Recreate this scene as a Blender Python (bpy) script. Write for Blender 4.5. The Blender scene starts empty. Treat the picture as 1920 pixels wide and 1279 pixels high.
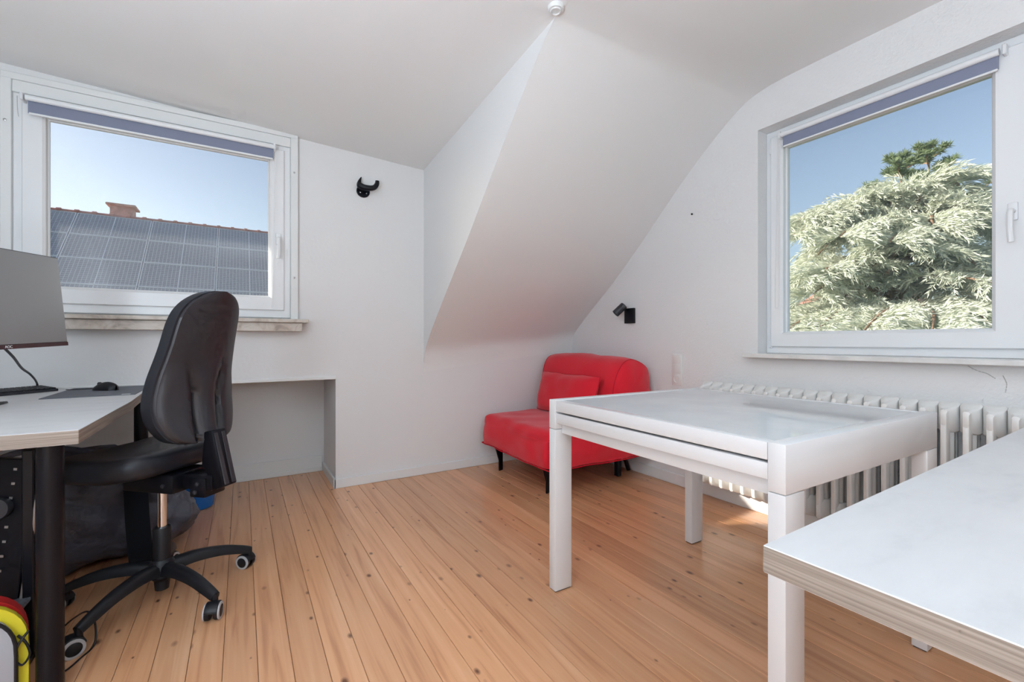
import bpy, bmesh, math, random
from mathutils import Vector, Matrix, Euler, noise
PI = math.pi
R_ = math.radians
random.seed(7)
scene = bpy.context.scene
COL = scene.collection

# ------------------------------------------------------------------ camera
cam_d = bpy.data.cameras.new('camera')
cam_d.sensor_width = 36.0
cam_d.lens = 36.0 * 835.0 / 1920.0
cam_d.clip_start = 0.02
cam_d.clip_end = 400
cam = bpy.data.objects.new('camera', cam_d)
cam.location = (0, 0, 0.97)
cam.rotation_euler = (R_(90), 0, R_(-31.27))
COL.objects.link(cam)
scene.camera = cam

# ------------------------------------------------------------------ sky, sun, lights, exposure
SUN_TRAVEL = Vector((0.868, -0.497, -0.375)).normalized()
world = bpy.data.worlds.new('sky')
scene.world = world
world.use_nodes = True
wn = world.node_tree
wn.nodes.clear()
sky = wn.nodes.new('ShaderNodeTexSky')
sky.sky_type = 'NISHITA'
sky.sun_disc = False
sky.sun_elevation = R_(20.5)
sky.sun_rotation = math.atan2(-0.868, 0.497)
sky.altitude = 200
sky.air_density = 1.0
sky.dust_density = 2.5
sky.ozone_density = 1.6
bg = wn.nodes.new('ShaderNodeBackground')
bg.inputs['Strength'].default_value = 0.235
wo = wn.nodes.new('ShaderNodeOutputWorld')
hs = wn.nodes.new('ShaderNodeHueSaturation'); hs.inputs['Saturation'].default_value = 0.80
wn.links.new(sky.outputs[0], hs.inputs['Color']); wn.links.new(hs.outputs[0], bg.inputs['Color'])
wn.links.new(bg.outputs[0], wo.inputs['Surface'])

sun_d = bpy.data.lights.new('sun', 'SUN')
sun_d.energy = 9.0
sun_d.angle = R_(0.6)
sun_d.color = (1.0, 0.93, 0.82)
sun = bpy.data.objects.new('sun', sun_d)
sun.rotation_euler = SUN_TRAVEL.to_track_quat('-Z', 'Y').to_euler()
COL.objects.link(sun)

def area(name, loc, rot, sx, sy, power, color):
    d = bpy.data.lights.new(name, 'AREA')
    d.shape = 'RECTANGLE'; d.size = sx; d.size_y = sy; d.energy = power; d.color = color
    o = bpy.data.objects.new(name, d); o.location = loc; o.rotation_euler = rot
    COL.objects.link(o); return o
def globe(name, loc, r, power, color):
    d = bpy.data.lights.new(name, 'POINT')
    d.shadow_soft_size = r; d.energy = power; d.color = color
    o = bpy.data.objects.new(name, d); o.location = loc
    COL.objects.link(o); return o
FILL_TINT = (0.735, 0.875, 1.0)
# added unseen fill lights behind the camera, round and upward, no lamp bodies
globe('fill_globe_light', (-1.05, -0.25, 1.22), 0.22, 48, FILL_TINT)
globe('fill_globe_light', (-0.7, -2.9, 1.0), 0.22, 30, FILL_TINT)
area('fill_up_light', (0.2, -1.8, 1.5), (R_(180), 0, 0), 0.6, 0.6, 48, FILL_TINT)
area('fill_up_light', (-0.80, 0.20, 0.90), (R_(180), 0, 0), 0.45, 0.45, 60, FILL_TINT)

vs = scene.view_settings
vs.view_transform = 'Standard'
vs.look = 'None'
vs.exposure = -0.18
vs.gamma = 1.0
vs.use_curve_mapping = False
scene.cycles.use_denoising = True
scene.cycles.max_bounces = 6
scene.cycles.diffuse_bounces = 4
scene.cycles.glossy_bounces = 3
scene.cycles.transmission_bounces = 4
scene.cycles.transparent_max_bounces = 8
scene.cycles.use_adaptive_sampling = True
scene.cycles.adaptive_threshold = 0.08
scene.cycles.adaptive_min_samples = 12
scene.cycles.caustics_reflective = False
scene.cycles.caustics_refractive = False
scene.cycles.sample_clamp_indirect = 6

# ------------------------------------------------------------------ helpers
def tag(o, label=None, cat=None, group=None, kind=None):
    if label: o['label'] = label
    if cat: o['category'] = cat
    if group: o['group'] = group
    if kind: o['kind'] = kind
    return o

def empty(name, loc=(0, 0, 0), rz=0.0, parent=None):
    o = bpy.data.objects.new(name, None)
    o.empty_display_size = 0.05
    o.location = loc; o.rotation_euler = (0, 0, rz)
    COL.objects.link(o)
    if parent: o.parent = parent
    return o

def link(name, me, mat=None, parent=None, loc=None, rot=None):
    o = bpy.data.objects.new(name, me)
    COL.objects.link(o)
    if mat is not None:
        for m in (mat if isinstance(mat, (list, tuple)) else [mat]):
            me.materials.append(m)
    if parent: o.parent = parent
    if loc is not None: o.location = loc
    if rot is not None: o.rotation_euler = rot
    return o

class MB:
    """collects shapes into one bmesh"""
    def __init__(s):
        s.bm = bmesh.new()
    def box(s, x0, x1, y0, y1, z0, z1, bevel=0.0, seg=1, mi=0, M=None):
        before = set(s.bm.faces)
        vs_ = [s.bm.verts.new(p) for p in ((x0,y0,z0),(x1,y0,z0),(x1,y1,z0),(x0,y1,z0),(x0,y0,z1),(x1,y0,z1),(x1,y1,z1),(x0,y1,z1))]
        fs = [(3,2,1,0),(4,5,6,7),(0,1,5,4),(1,2,6,5),(2,3,7,6),(3,0,4,7)]
        fl = [s.bm.faces.new([vs_[i] for i in f]) for f in fs]
        if bevel > 0:
            es = list({e for f in fl for e in f.edges})
            bmesh.ops.bevel(s.bm, geom=es, offset=bevel, segments=seg, profile=0.5, affect='EDGES')
        new = [f for f in s.bm.faces if f not in before]
        for f in new: f.material_index = mi
        if M is not None:
            bmesh.ops.transform(s.bm, matrix=M, verts=list({v for f in new for v in f.verts}))
        return new
    def prism(s, poly, axis, a0, a1, bevel=0.0, seg=1, mi=0):
        """poly: 2D points; axis: 'x','y','z' extruded from a0 to a1"""
        before = set(s.bm.faces)
        def P(u, v, w):
            return {'x': (w, u, v), 'y': (u, w, v), 'z': (u, v, w)}[axis]
        lo = [s.bm.verts.new(P(u, v, a0)) for u, v in poly]
        hi = [s.bm.verts.new(P(u, v, a1)) for u, v in poly]
        n = len(poly)
        s.bm.faces.new(lo); s.bm.faces.new(hi[::-1])
        for i in range(n):
            s.bm.faces.new((lo[i], hi[i], hi[(i+1) % n], lo[(i+1) % n]))
        new = [f for f in s.bm.faces if f not in before]
        bmesh.ops.recalc_face_normals(s.bm, faces=new)
        if bevel > 0:
            es = list({e for f in new for e in f.edges})
            bmesh.ops.bevel(s.bm, geom=es, offset=bevel, segments=seg, profile=0.5, affect='EDGES')
        for f in s.bm.faces:
            if f not in before: f.material_index = mi
    def sweep(s, path, prof, scales=None, up=(0, 0, 1), closed=False, caps=True, mi=0):
        """sweeps a 2D profile (side, up) along a path"""
        path = [Vector(p) for p in path]
        n = len(path); m = len(prof)
        rings = []
        up = Vector(up)
        prev = None
        for i, p in enumerate(path):
            if closed:
                t = path[(i+1) % n] - path[i-1]
            else:
                t = path[min(i+1, n-1)] - path[max(i-1, 0)]
            t.normalize()
            if prev is None:
                side = t.cross(up)
                if side.length < 1e-4: side = t.cross(Vector((1, 0, 0)))
                side.normalize()
            else:
                side = prev - t * prev.dot(t)
                if side.length < 1e-5: side = t.cross(up)
                side.normalize()
            prev = side
            u = side.cross(t).normalized()
            sc = 1.0 if scales is None else scales[i]
            if not isinstance(sc, (tuple, list)): sc = (sc, sc)
            rings.append([s.bm.verts.new(p + side * (a * sc[0]) + u * (b * sc[1])) for a, b in prof])
        cnt = n if closed else n - 1
        for i in range(cnt):
            A = rings[i]; B = rings[(i+1) % n]
            for j in range(m):
                f = s.bm.faces.new((A[j], A[(j+1) % m], B[(j+1) % m], B[j])); f.material_index = mi
        if caps and not closed:
            f = s.bm.faces.new(rings[0][::-1]); f.material_index = mi
            f = s.bm.faces.new(rings[-1]); f.material_index = mi
    def tube(s, path, r, n=10, scales=None, closed=False, mi=0):
        prof = [(r * math.cos(2*PI*k/n), r * math.sin(2*PI*k/n)) for k in range(n)]
        s.sweep(path, prof, scales=scales, closed=closed, mi=mi)
    def lathe(s, prof, n=24, c=(0, 0, 0), M=None, mi=0, cap=True):
        """prof: (r, z) pairs, revolved about z through c"""
        rings = []
        allv = []
        for r, z in prof:
            ring = []
            for k in range(n):
                a = 2*PI*k/n
                v = Vector((r*math.cos(a), r*math.sin(a), z))
                v = (M @ v) if M is not None else v
                bv = s.bm.verts.new(v + Vector(c)); ring.append(bv); allv.append(bv)
            rings.append(ring)
        for i in range(len(rings)-1):
            A, B = rings[i], rings[i+1]
            for k in range(n):
                f = s.bm.faces.new((A[k], A[(k+1) % n], B[(k+1) % n], B[k])); f.material_index = mi
        if cap:
            if prof[0][0] > 1e-6: s.bm.faces.new(rings[0][::-1]).material_index = mi
            if prof[-1][0] > 1e-6: s.bm.faces.new(rings[-1]).material_index = mi
    def grid(s, rows, mi=0, flip=False):
        V = [[s.bm.verts.new(p) for p in r] for r in rows]
        for i in range(len(V)-1):
            for j in range(len(V[0])-1):
                q = (V[i][j], V[i][j+1], V[i+1][j+1], V[i+1][j])
                s.bm.faces.new(q[::-1] if flip else q).material_index = mi
        return V
    def build(s, name, mat, parent=None, smooth=False, loc=None, rot=None, recalc=True, angle=35):
        if recalc: bmesh.ops.recalc_face_normals(s.bm, faces=s.bm.faces)
        me = bpy.data.meshes.new(name)
        s.bm.to_mesh(me); s.bm.free()
        if smooth:
            for p in me.polygons: p.use_smooth = True
            if angle: 
                me.set_sharp_from_angle(angle=R_(angle))
        return link(name, me, mat, parent, loc, rot)

def bx(name, x0, x1, y0, y1, z0, z1, mat, parent=None, bevel=0.0, seg=1, smooth=False, loc=None, rot=None):
    m = MB(); m.box(x0, x1, y0, y1, z0, z1, bevel, seg)
    return m.build(name, mat, parent, smooth=smooth or (bevel > 0 and seg > 1), loc=loc, rot=rot)

def ss(a, b, x):
    t = max(0.0, min(1.0, (x-a)/(b-a))); return t*t*(3-2*t)
def lerp(a, b, t): return a + (b-a)*t
def interp(tab, x):
    if x <= tab[0][0]: return tab[0][1]
    for (a, va), (b, vb) in zip(tab, tab[1:]):
        if x <= b: return lerp(va, vb, (x-a)/(b-a))
    return tab[-1][1]
def spline(pts, n):
    """Catmull-Rom through pts, n samples per span"""
    P = [Vector(p) for p in pts]; out = []
    for i in range(len(P)-1):
        p0 = P[max(i-1, 0)]; p1 = P[i]; p2 = P[i+1]; p3 = P[min(i+2, len(P)-1)]
        for k in range(n):
            t = k/n
            out.append(0.5*((2*p1)+(p2-p0)*t+(2*p0-5*p1+4*p2-p3)*t*t+(3*p1-p0-3*p2+p3)*t*t*t))
    out.append(P[-1]); return out

# ------------------------------------------------------------------ materials
def mat(name, color, rough=0.5, metal=0.0, spec=0.5, bump=None, var=None, sheen=0.0, coat=0.0):
    """bump=(scale, strength, distance); var=(scale, amount) gentle mottling of the colour"""
    m = bpy.data.materials.new(name); m.use_nodes = True
    nt = m.node_tree; b = nt.nodes['Principled BSDF']
    b.inputs['Base Color'].default_value = (*color, 1)
    b.inputs['Roughness'].default_value = rough
    b.inputs['Metallic'].default_value = metal
    b.inputs['Specular IOR Level'].default_value = spec
    if sheen: b.inputs['Sheen Weight'].default_value = sheen
    if coat: b.inputs['Coat Weight'].default_value = coat
    tc = nt.nodes.new('ShaderNodeTexCoord')
    if var:
        n = nt.nodes.new('ShaderNodeTexNoise'); n.inputs['Scale'].default_value = var[0]; n.inputs['Detail'].default_value = 4
        nt.links.new(tc.outputs['Object'], n.inputs['Vector'])
        r = nt.nodes.new('ShaderNodeMapRange')
        r.inputs['From Min'].default_value = 0.3; r.inputs['From Max'].default_value = 0.7
        r.inputs['To Min'].default_value = 1-var[1]; r.inputs['To Max'].default_value = 1+var[1]
        nt.links.new(n.outputs['Fac'], r.inputs['Value'])
        mx = nt.nodes.new('ShaderNodeMix'); mx.data_type = 'RGBA'; mx.blend_type = 'MULTIPLY'
        mx.inputs['Factor'].default_value = 1
        mx.inputs['A'].default_value = (*color, 1)
        nt.links.new(r.outputs[0], mx.inputs['B'])
        nt.links.new(mx.outputs['Result'], b.inputs['Base Color'])
    if bump:
        n = nt.nodes.new('ShaderNodeTexNoise'); n.inputs['Scale'].default_value = bump[0]; n.inputs['Detail'].default_value = 5
        nt.links.new(tc.outputs['Object'], n.inputs['Vector'])
        bp = nt.nodes.new('ShaderNodeBump'); bp.inputs['Strength'].default_value = bump[1]; bp.inputs['Distance'].default_value = bump[2]
        nt.links.new(n.outputs['Fac'], bp.inputs['Height'])
        nt.links.new(bp.outputs[0], b.inputs['Normal'])
    return m

M = {}
M['wall'] = mat('wall_paint', (0.80, 0.79, 0.785), 0.75, spec=0.25, bump=(45, 0.25, 0.004))
M['plaster'] = mat('rough_plaster', (0.80, 0.79, 0.785), 0.8, spec=0.25, bump=(70, 0.5, 0.006))
M['ceil'] = mat('ceiling_paint', (0.82, 0.81, 0.80), 0.8, spec=0.2, bump=(30, 0.15, 0.003))
M['trim'] = mat('trim_paint', (0.80, 0.80, 0.79), 0.45)
M['pvc'] = mat('window_plastic', (0.83, 0.83, 0.84), 0.3)
M['casing'] = mat('casing_paint', (0.80, 0.80, 0.79), 0.5)
M['steel'] = mat('steel', (0.45, 0.45, 0.46), 0.35, 0.9)
M['chrome'] = mat('chrome', (0.75, 0.75, 0.77), 0.12, 1.0)
M['blackmetal'] = mat('black_metal', (0.006, 0.006, 0.009), 0.32, spec=0.28)
M['blackplastic'] = mat('black_plastic', (0.012, 0.012, 0.015), 0.42, spec=0.35)
M['darkplastic'] = mat('dark_plastic', (0.035, 0.035, 0.042), 0.45)
M['lacquer'] = mat('white_lacquer', (0.76, 0.755, 0.76), 0.28, coat=0.3)
M['radiator'] = mat('radiator_enamel', (0.79, 0.78, 0.76), 0.35, var=(12, 0.04))
M['red'] = mat('red_cotton', (0.74, 0.014, 0.032), 0.75, spec=0.2, sheen=0.25, bump=(300, 0.15, 0.001))
M['redpipe'] = mat('red_piping', (0.55, 0.010, 0.024), 0.7, spec=0.2)
M['chairfabric'] = mat('chair_leather', (0.018, 0.019, 0.025), 0.42, spec=0.4, bump=(220, 0.12, 0.001))
M['chairshell'] = mat('chair_shell', (0.026, 0.024, 0.029), 0.40)
M['grey_ring'] = mat('grey_ring', (0.45, 0.45, 0.47), 0.4)
M['screen'] = mat('screen_glass', (0.006, 0.007, 0.009), 0.30, spec=1.0)
M['screen'].node_tree.nodes['Principled BSDF'].inputs['IOR'].default_value = 2.5
M['bezelred'] = mat('bezel_red', (0.055, 0.012, 0.016), 0.3)
M['pad'] = mat('mouse_pad_cloth', (0.15, 0.155, 0.185), 0.7)
M['white'] = mat('white_print', (0.8, 0.8, 0.8), 0.5)
M['bag'] = mat('bag_nylon', (0.085, 0.09, 0.118), 0.45, bump=(14, 0.35, 0.03), var=(5, 0.12))
M['strap'] = mat('bag_webbing', (0.007, 0.007, 0.010), 0.8, spec=0.2)
M['blue'] = mat('blue_plastic', (0.015, 0.16, 0.55), 0.35)
M['yellow'] = mat('yellow_vinyl', (0.72, 0.62, 0.03), 0.45)
M['redvinyl'] = mat('red_vinyl', (0.55, 0.02, 0.02), 0.45)
M['greyfabric'] = mat('pale_grey_fabric', (0.42, 0.43, 0.47), 0.8)
M['blind'] = mat('blind_fabric', (0.23, 0.25, 0.34), 0.8, bump=(400, 0.2, 0.001))
M['socket'] = mat('socket_plastic', (0.80, 0.78, 0.76), 0.35)
M['darkhole'] = mat('dark_hole', (0.02, 0.02, 0.02), 0.8)
M['footplate'] = mat('textured_plate', (0.10, 0.11, 0.13), 0.5, var=(120, 0.5))
M['tile'] = mat('red_roof_tile', (0.42, 0.17, 0.13), 0.7, var=(6, 0.2))
M['roofunder'] = mat('brown_roof_tile', (0.30, 0.15, 0.12), 0.8, var=(3, 0.2))
M['brick'] = mat('chimney_brick', (0.50, 0.30, 0.25), 0.8, var=(8, 0.2))
M['render'] = mat('house_render', (0.62, 0.52, 0.47), 0.85, var=(2, 0.06))
M['pvframe'] = mat('panel_aluminium', (0.75, 0.76, 0.80), 0.35, 0.3)
M['lawn'] = mat('lawn', (0.10, 0.16, 0.05), 0.9, var=(0.6, 0.3))
M['bark'] = mat('cedar_bark', (0.30, 0.19, 0.12), 0.9, bump=(9, 0.8, 0.05), var=(6, 0.3))
M['exterior'] = mat('exterior_render', (0.70, 0.66, 0.60), 0.85)

def glass_mat():
    m = bpy.data.materials.new('window_glass'); m.use_nodes = True
    nt = m.node_tree; nt.nodes.clear()
    out = nt.nodes.new('ShaderNodeOutputMaterial')
    t = nt.nodes.new('ShaderNodeBsdfTransparent'); t.inputs[0].default_value = (0.97, 0.98, 0.98, 1)
    g = nt.nodes.new('ShaderNodeBsdfGlossy'); g.inputs['Roughness'].default_value = 0.02
    fr = nt.nodes.new('ShaderNodeFresnel'); fr.inputs['IOR'].default_value = 1.45
    mx = nt.nodes.new('ShaderNodeMixShader')
    gb = nt.nodes.new('ShaderNodeNewGeometry'); iv = nt.nodes.new('ShaderNodeMath'); iv.operation = 'SUBTRACT'; iv.inputs[0].default_value = 1.0
    nt.links.new(gb.outputs['Backfacing'], iv.inputs[1])
    ml = nt.nodes.new('ShaderNodeMath'); ml.operation = 'MULTIPLY'
    nt.links.new(fr.outputs[0], ml.inputs[0]); nt.links.new(iv.outputs[0], ml.inputs[1])
    nt.links.new(ml.outputs[0], mx.inputs[0]); nt.links.new(t.outputs[0], mx.inputs[1]); nt.links.new(g.outputs[0], mx.inputs[2])
    tl = nt.nodes.new('ShaderNodeBsdfTranslucent'); tl.inputs[0].default_value = (0.9, 0.92, 0.95, 1)
    m2 = nt.nodes.new('ShaderNodeMixShader'); m2.inputs[0].default_value = 0.035
    nt.links.new(mx.outputs[0], m2.inputs[1]); nt.links.new(tl.outputs[0], m2.inputs[2])
    nt.links.new(m2.outputs[0], out.inputs['Surface'])
    return m
M['glass'] = glass_mat()

def ramp(nt, pts):
    r = nt.nodes.new('ShaderNodeValToRGB')
    while len(r.color_ramp.elements) < len(pts): r.color_ramp.elements.new(0.5)
    for e, (p, c) in zip(r.color_ramp.elements, pts):
        e.position = p; e.color = (*c, 1)
    return r

def plank_mat():
    m = bpy.data.materials.new('pine_plank'); m.use_nodes = True
    nt = m.node_tree; L = nt.links; b = nt.nodes['Principled BSDF']
    tc = nt.nodes.new('ShaderNodeTexCoord'); oi = nt.nodes.new('ShaderNodeObjectInfo')
    off = nt.nodes.new('ShaderNodeVectorMath'); off.operation = 'SCALE'
    cmb = nt.nodes.new('ShaderNodeCombineXYZ')
    L.new(oi.outputs['Random'], cmb.inputs[0]); L.new(oi.outputs['Random'], cmb.inputs[1]); L.new(oi.outputs['Random'], cmb.inputs[2])
    L.new(cmb.outputs[0], off.inputs[0]); off.inputs['Scale'].default_value = 53.0
    add = nt.nodes.new('ShaderNodeVectorMath'); add.operation = 'ADD'
    L.new(tc.outputs['Object'], add.inputs[0]); L.new(off.outputs[0], add.inputs[1])
    # long grain
    mp = nt.nodes.new('ShaderNodeMapping'); mp.inputs['Scale'].default_value = (38, 1.6, 20)
    L.new(add.outputs[0], mp.inputs['Vector'])
    n1 = nt.nodes.new('ShaderNodeTexNoise'); n1.inputs['Scale'].default_value = 1.0; n1.inputs['Detail'].default_value = 6; n1.inputs['Distortion'].default_value = 0.8
    L.new(mp.outputs[0], n1.inputs['Vector'])
    mp2 = nt.nodes.new('ShaderNodeMapping'); mp2.inputs['Scale'].default_value = (9, 0.8, 5)
    L.new(add.outputs[0], mp2.inputs['Vector'])
    n2 = nt.nodes.new('ShaderNodeTexNoise'); n2.inputs['Scale'].default_value = 1.0; n2.inputs['Detail'].default_value = 3
    L.new(mp2.outputs[0], n2.inputs['Vector'])
    r1 = ramp(nt, [(0.30, (0.50, 0.215, 0.098)), (0.46, (0.71, 0.355, 0.180)), (0.58, (0.745, 0.39, 0.205)), (0.72, (0.82, 0.465, 0.265))])
    mixf = nt.nodes.new('ShaderNodeMath'); mixf.operation = 'MULTIPLY_ADD'
    L.new(n1.outputs['Fac'], mixf.inputs[0]); mixf.inputs[1].default_value = 0.75
    hlf = nt.nodes.new('ShaderNodeMath'); hlf.operation = 'MULTIPLY'; hlf.inputs[1].default_value = 0.25
    L.new(n2.outputs['Fac'], hlf.inputs[0]); L.new(hlf.outputs[0], mixf.inputs[2])
    L.new(mixf.outputs[0], r1.inputs[0])
    # knots
    mk = nt.nodes.new('ShaderNodeMapping'); mk.inputs['Scale'].default_value = (17, 10.0, 0.01)
    L.new(add.outputs[0], mk.inputs['Vector'])
    vo = nt.nodes.new('ShaderNodeTexVoronoi'); vo.inputs['Scale'].default_value = 1.0; vo.inputs['Randomness'].default_value = 1.0
    L.new(mk.outputs[0], vo.inputs['Vector'])
    sel = nt.nodes.new('ShaderNodeSeparateColor'); L.new(vo.outputs['Color'], sel.inputs[0])
    thr = nt.nodes.new('ShaderNodeMapRange'); thr.inputs['From Min'].default_value = 0.10; thr.inputs['From Max'].default_value = 1.0
    thr.inputs['To Min'].default_value = 0.0; thr.inputs['To Max'].default_value = 0.19
    L.new(sel.outputs[0], thr.inputs['Value'])
    dv = nt.nodes.new('ShaderNodeMath'); dv.operation = 'DIVIDE'
    mxm = nt.nodes.new('ShaderNodeMath'); mxm.operation = 'MAXIMUM'; mxm.inputs[1].default_value = 0.004
    L.new(thr.outputs[0], mxm.inputs[0])
    L.new(vo.outputs['Distance'], dv.inputs[0]); L.new(mxm.outputs[0], dv.inputs[1])
    kr = nt.nodes.new('ShaderNodeMapRange'); kr.inputs['From Min'].default_value = 0.45; kr.inputs['From Max'].default_value = 1.3
    kr.inputs['To Min'].default_value = 0.92; kr.inputs['To Max'].default_value = 0.0
    L.new(dv.outputs[0], kr.inputs['Value'])
    mk2 = nt.nodes.new('ShaderNodeMix'); mk2.data_type = 'RGBA'
    L.new(kr.outputs[0], mk2.inputs['Factor']); L.new(r1.outputs[0], mk2.inputs['A'])
    mk2.inputs['B'].default_value = (0.12, 0.034, 0.012, 1)
    # plank to plank tone
    hv = nt.nodes.new('ShaderNodeHueSaturation')
    vr = nt.nodes.new('ShaderNodeMapRange'); vr.inputs['To Min'].default_value = 0.86; vr.inputs['To Max'].default_value = 1.10
    L.new(oi.outputs['Random'], vr.inputs['Value'])
    L.new(vr.outputs[0], hv.inputs['Value']); L.new(mk2.outputs['Result'], hv.inputs['Color'])
    L.new(hv.outputs[0], b.inputs['Base Color'])
    b.inputs['Roughness'].default_value = 0.30
    b.inputs['Coat Weight'].default_value = 0.25; b.inputs['Coat Roughness'].default_value = 0.15
    bp = nt.nodes.new('ShaderNodeBump'); bp.inputs['Strength'].default_value = 0.08; bp.inputs['Distance'].default_value = 0.003
    L.new(n1.outputs['Fac'], bp.inputs['Height']); L.new(bp.outputs[0], b.inputs['Normal'])
    return m
M['plank'] = plank_mat()

def marble_mat():
    m = bpy.data.materials.new('beige_marble'); m.use_nodes = True
    nt = m.node_tree; L = nt.links; b = nt.nodes['Principled BSDF']
    tc = nt.nodes.new('ShaderNodeTexCoord')
    n = nt.nodes.new('ShaderNodeTexNoise'); n.inputs['Scale'].default_value = 9; n.inputs['Detail'].default_value = 9; n.inputs['Distortion'].default_value = 1.6
    L.new(tc.outputs['Object'], n.inputs['Vector'])
    r = ramp(nt, [(0.3, (0.36, 0.29, 0.24)), (0.48, (0.58, 0.50, 0.43)), (0.62, (0.66, 0.60, 0.54)), (0.75, (0.50, 0.42, 0.36))])
    L.new(n.outputs['Fac'], r.inputs[0]); L.new(r.outputs[0], b.inputs['Base Color'])
    b.inputs['Roughness'].default_value = 0.4
    return m
M['marble'] = marble_mat()
M['marblepale'] = mat('pale_marble', (0.74, 0.72, 0.70), 0.4, var=(14, 0.10))

def laminate_mat():
    m = bpy.data.materials.new('white_laminate'); m.use_nodes = True
    nt = m.node_tree; L = nt.links; b = nt.nodes['Principled BSDF']
    tc = nt.nodes.new('ShaderNodeTexCoord')
    mp = nt.nodes.new('ShaderNodeMapping'); mp.inputs['Scale'].default_value = (2.5, 6, 5)
    L.new(tc.outputs['Object'], mp.inputs['Vector'])
    n = nt.nodes.new('ShaderNodeTexNoise'); n.inputs['Scale'].default_value = 2.2; n.inputs['Detail'].default_value = 8; n.inputs['Roughness'].default_value = 0.65
    L.new(mp.outputs[0], n.inputs['Vector'])
    r = ramp(nt, [(0.25, (0.60, 0.595, 0.60)), (0.45, (0.68, 0.67, 0.675)), (0.7, (0.72, 0.71, 0.715))])
    L.new(n.outputs['Fac'], r.inputs[0]); L.new(r.outputs[0], b.inputs['Base Color'])
    b.inputs['Roughness'].default_value = 0.42
    return m
M['laminate'] = laminate_mat()

def edge_mat():
    m = bpy.data.materials.new('oak_edge'); m.use_nodes = True
    nt = m.node_tree; L = nt.links; b = nt.nodes['Principled BSDF']
    tc = nt.nodes.new('ShaderNodeTexCoord')
    mp = nt.nodes.new('ShaderNodeMapping'); mp.inputs['Scale'].default_value = (4, 4, 330)
    L.new(tc.outputs['Object'], mp.inputs['Vector'])
    n = nt.nodes.new('ShaderNodeTexNoise'); n.inputs['Scale'].default_value = 1.0; n.inputs['Detail'].default_value = 5
    L.new(mp.outputs[0], n.inputs['Vector'])
    r = ramp(nt, [(0.3, (0.20, 0.158, 0.130)), (0.5, (0.31, 0.252, 0.208)), (0.7, (0.41, 0.340, 0.287))])
    L.new(n.outputs['Fac'], r.inputs[0]); L.new(r.outputs[0], b.inputs['Base Color'])
    b.inputs['Roughness'].default_value = 0.5
    return m
M['oak'] = edge_mat()

def tabletop_mat():
    m = bpy.data.materials.new('white_table_glass'); m.use_nodes = True
    nt = m.node_tree; L = nt.links; b = nt.nodes['Principled BSDF']
    tc = nt.nodes.new('ShaderNodeTexCoord')
    n = nt.nodes.new('ShaderNodeTexNoise'); n.inputs['Scale'].default_value = 7; n.inputs['Detail'].default_value = 8
    L.new(tc.outputs['Object'], n.inputs['Vector'])
    r = ramp(nt, [(0.3, (0.60, 0.64, 0.66)), (0.7, (0.68, 0.71, 0.73))])
    L.new(n.outputs['Fac'], r.inputs[0]); L.new(r.outputs[0], b.inputs['Base Color'])
    b.inputs['Roughness'].default_value = 0.045
    return m
M['tableglass'] = tabletop_mat()

def pv_mat():
    m = bpy.data.materials.new('solar_cells'); m.use_nodes = True
    nt = m.node_tree; L = nt.links; b = nt.nodes['Principled BSDF']
    tc = nt.nodes.new('ShaderNodeTexCoord')
    br = nt.nodes.new('ShaderNodeTexBrick')
    br.offset = 0.0; br.squash = 1.0
    br.inputs['Scale'].default_value = 1.0
    br.inputs['Mortar Size'].default_value = 0.006
    br.inputs['Mortar Smooth'].default_value = 0.2
    br.inputs['Brick Width'].default_value = 0.084
    br.inputs['Row Height'].default_value = 0.084
    br.inputs['Color1'].default_value = (0.22, 0.23, 0.275, 1)
    br.inputs['Color2'].default_value = (0.245, 0.255, 0.30, 1)
    br.inputs['Mortar'].default_value = (0.55, 0.56, 0.62, 1)
    L.new(tc.outputs['Object'], br.inputs['Vector'])
    L.new(br.outputs['Color'], b.inputs['Base Color'])
    b.inputs['Roughness'].default_value = 0.28
    return m
M['pv'] = pv_mat()

def needle_mat(name, c0, c1, trans):
    m = bpy.data.materials.new(name); m.use_nodes = True
    nt = m.node_tree; L = nt.links; nt.nodes.clear()
    out = nt.nodes.new('ShaderNodeOutputMaterial')
    geo = nt.nodes.new('ShaderNodeNewGeometry')
    r = ramp(nt, [(0.0, c0), (1.0, c1)])
    L.new(geo.outputs['Random Per Island'], r.inputs[0])
    d = nt.nodes.new('ShaderNodeBsdfDiffuse'); t = nt.nodes.new('ShaderNodeBsdfTranslucent')
    L.new(r.outputs[0], d.inputs[0]); L.new(r.outputs[0], t.inputs[0])
    mx = nt.nodes.new('ShaderNodeMixShader'); mx.inputs[0].default_value = trans
    L.new(d.outputs[0], mx.inputs[1]); L.new(t.outputs[0], mx.inputs[2]); L.new(mx.outputs[0], out.inputs['Surface'])
    return m
M['cedar'] = needle_mat('blue_cedar_needles', (0.54, 0.59, 0.49), (0.86, 0.87, 0.74), 0.25)
M['pine'] = needle_mat('pine_needles', (0.16, 0.23, 0.13), (0.34, 0.41, 0.22), 0.35)

# ------------------------------------------------------------------ the room shell
XL, XR, YB, YF = -1.30, 2.515, 3.11, -3.6      # left wall, right wall, back wall, wall behind the camera
ZC = 2.40
XC = 1.135                                      # dormer cheek

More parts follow.
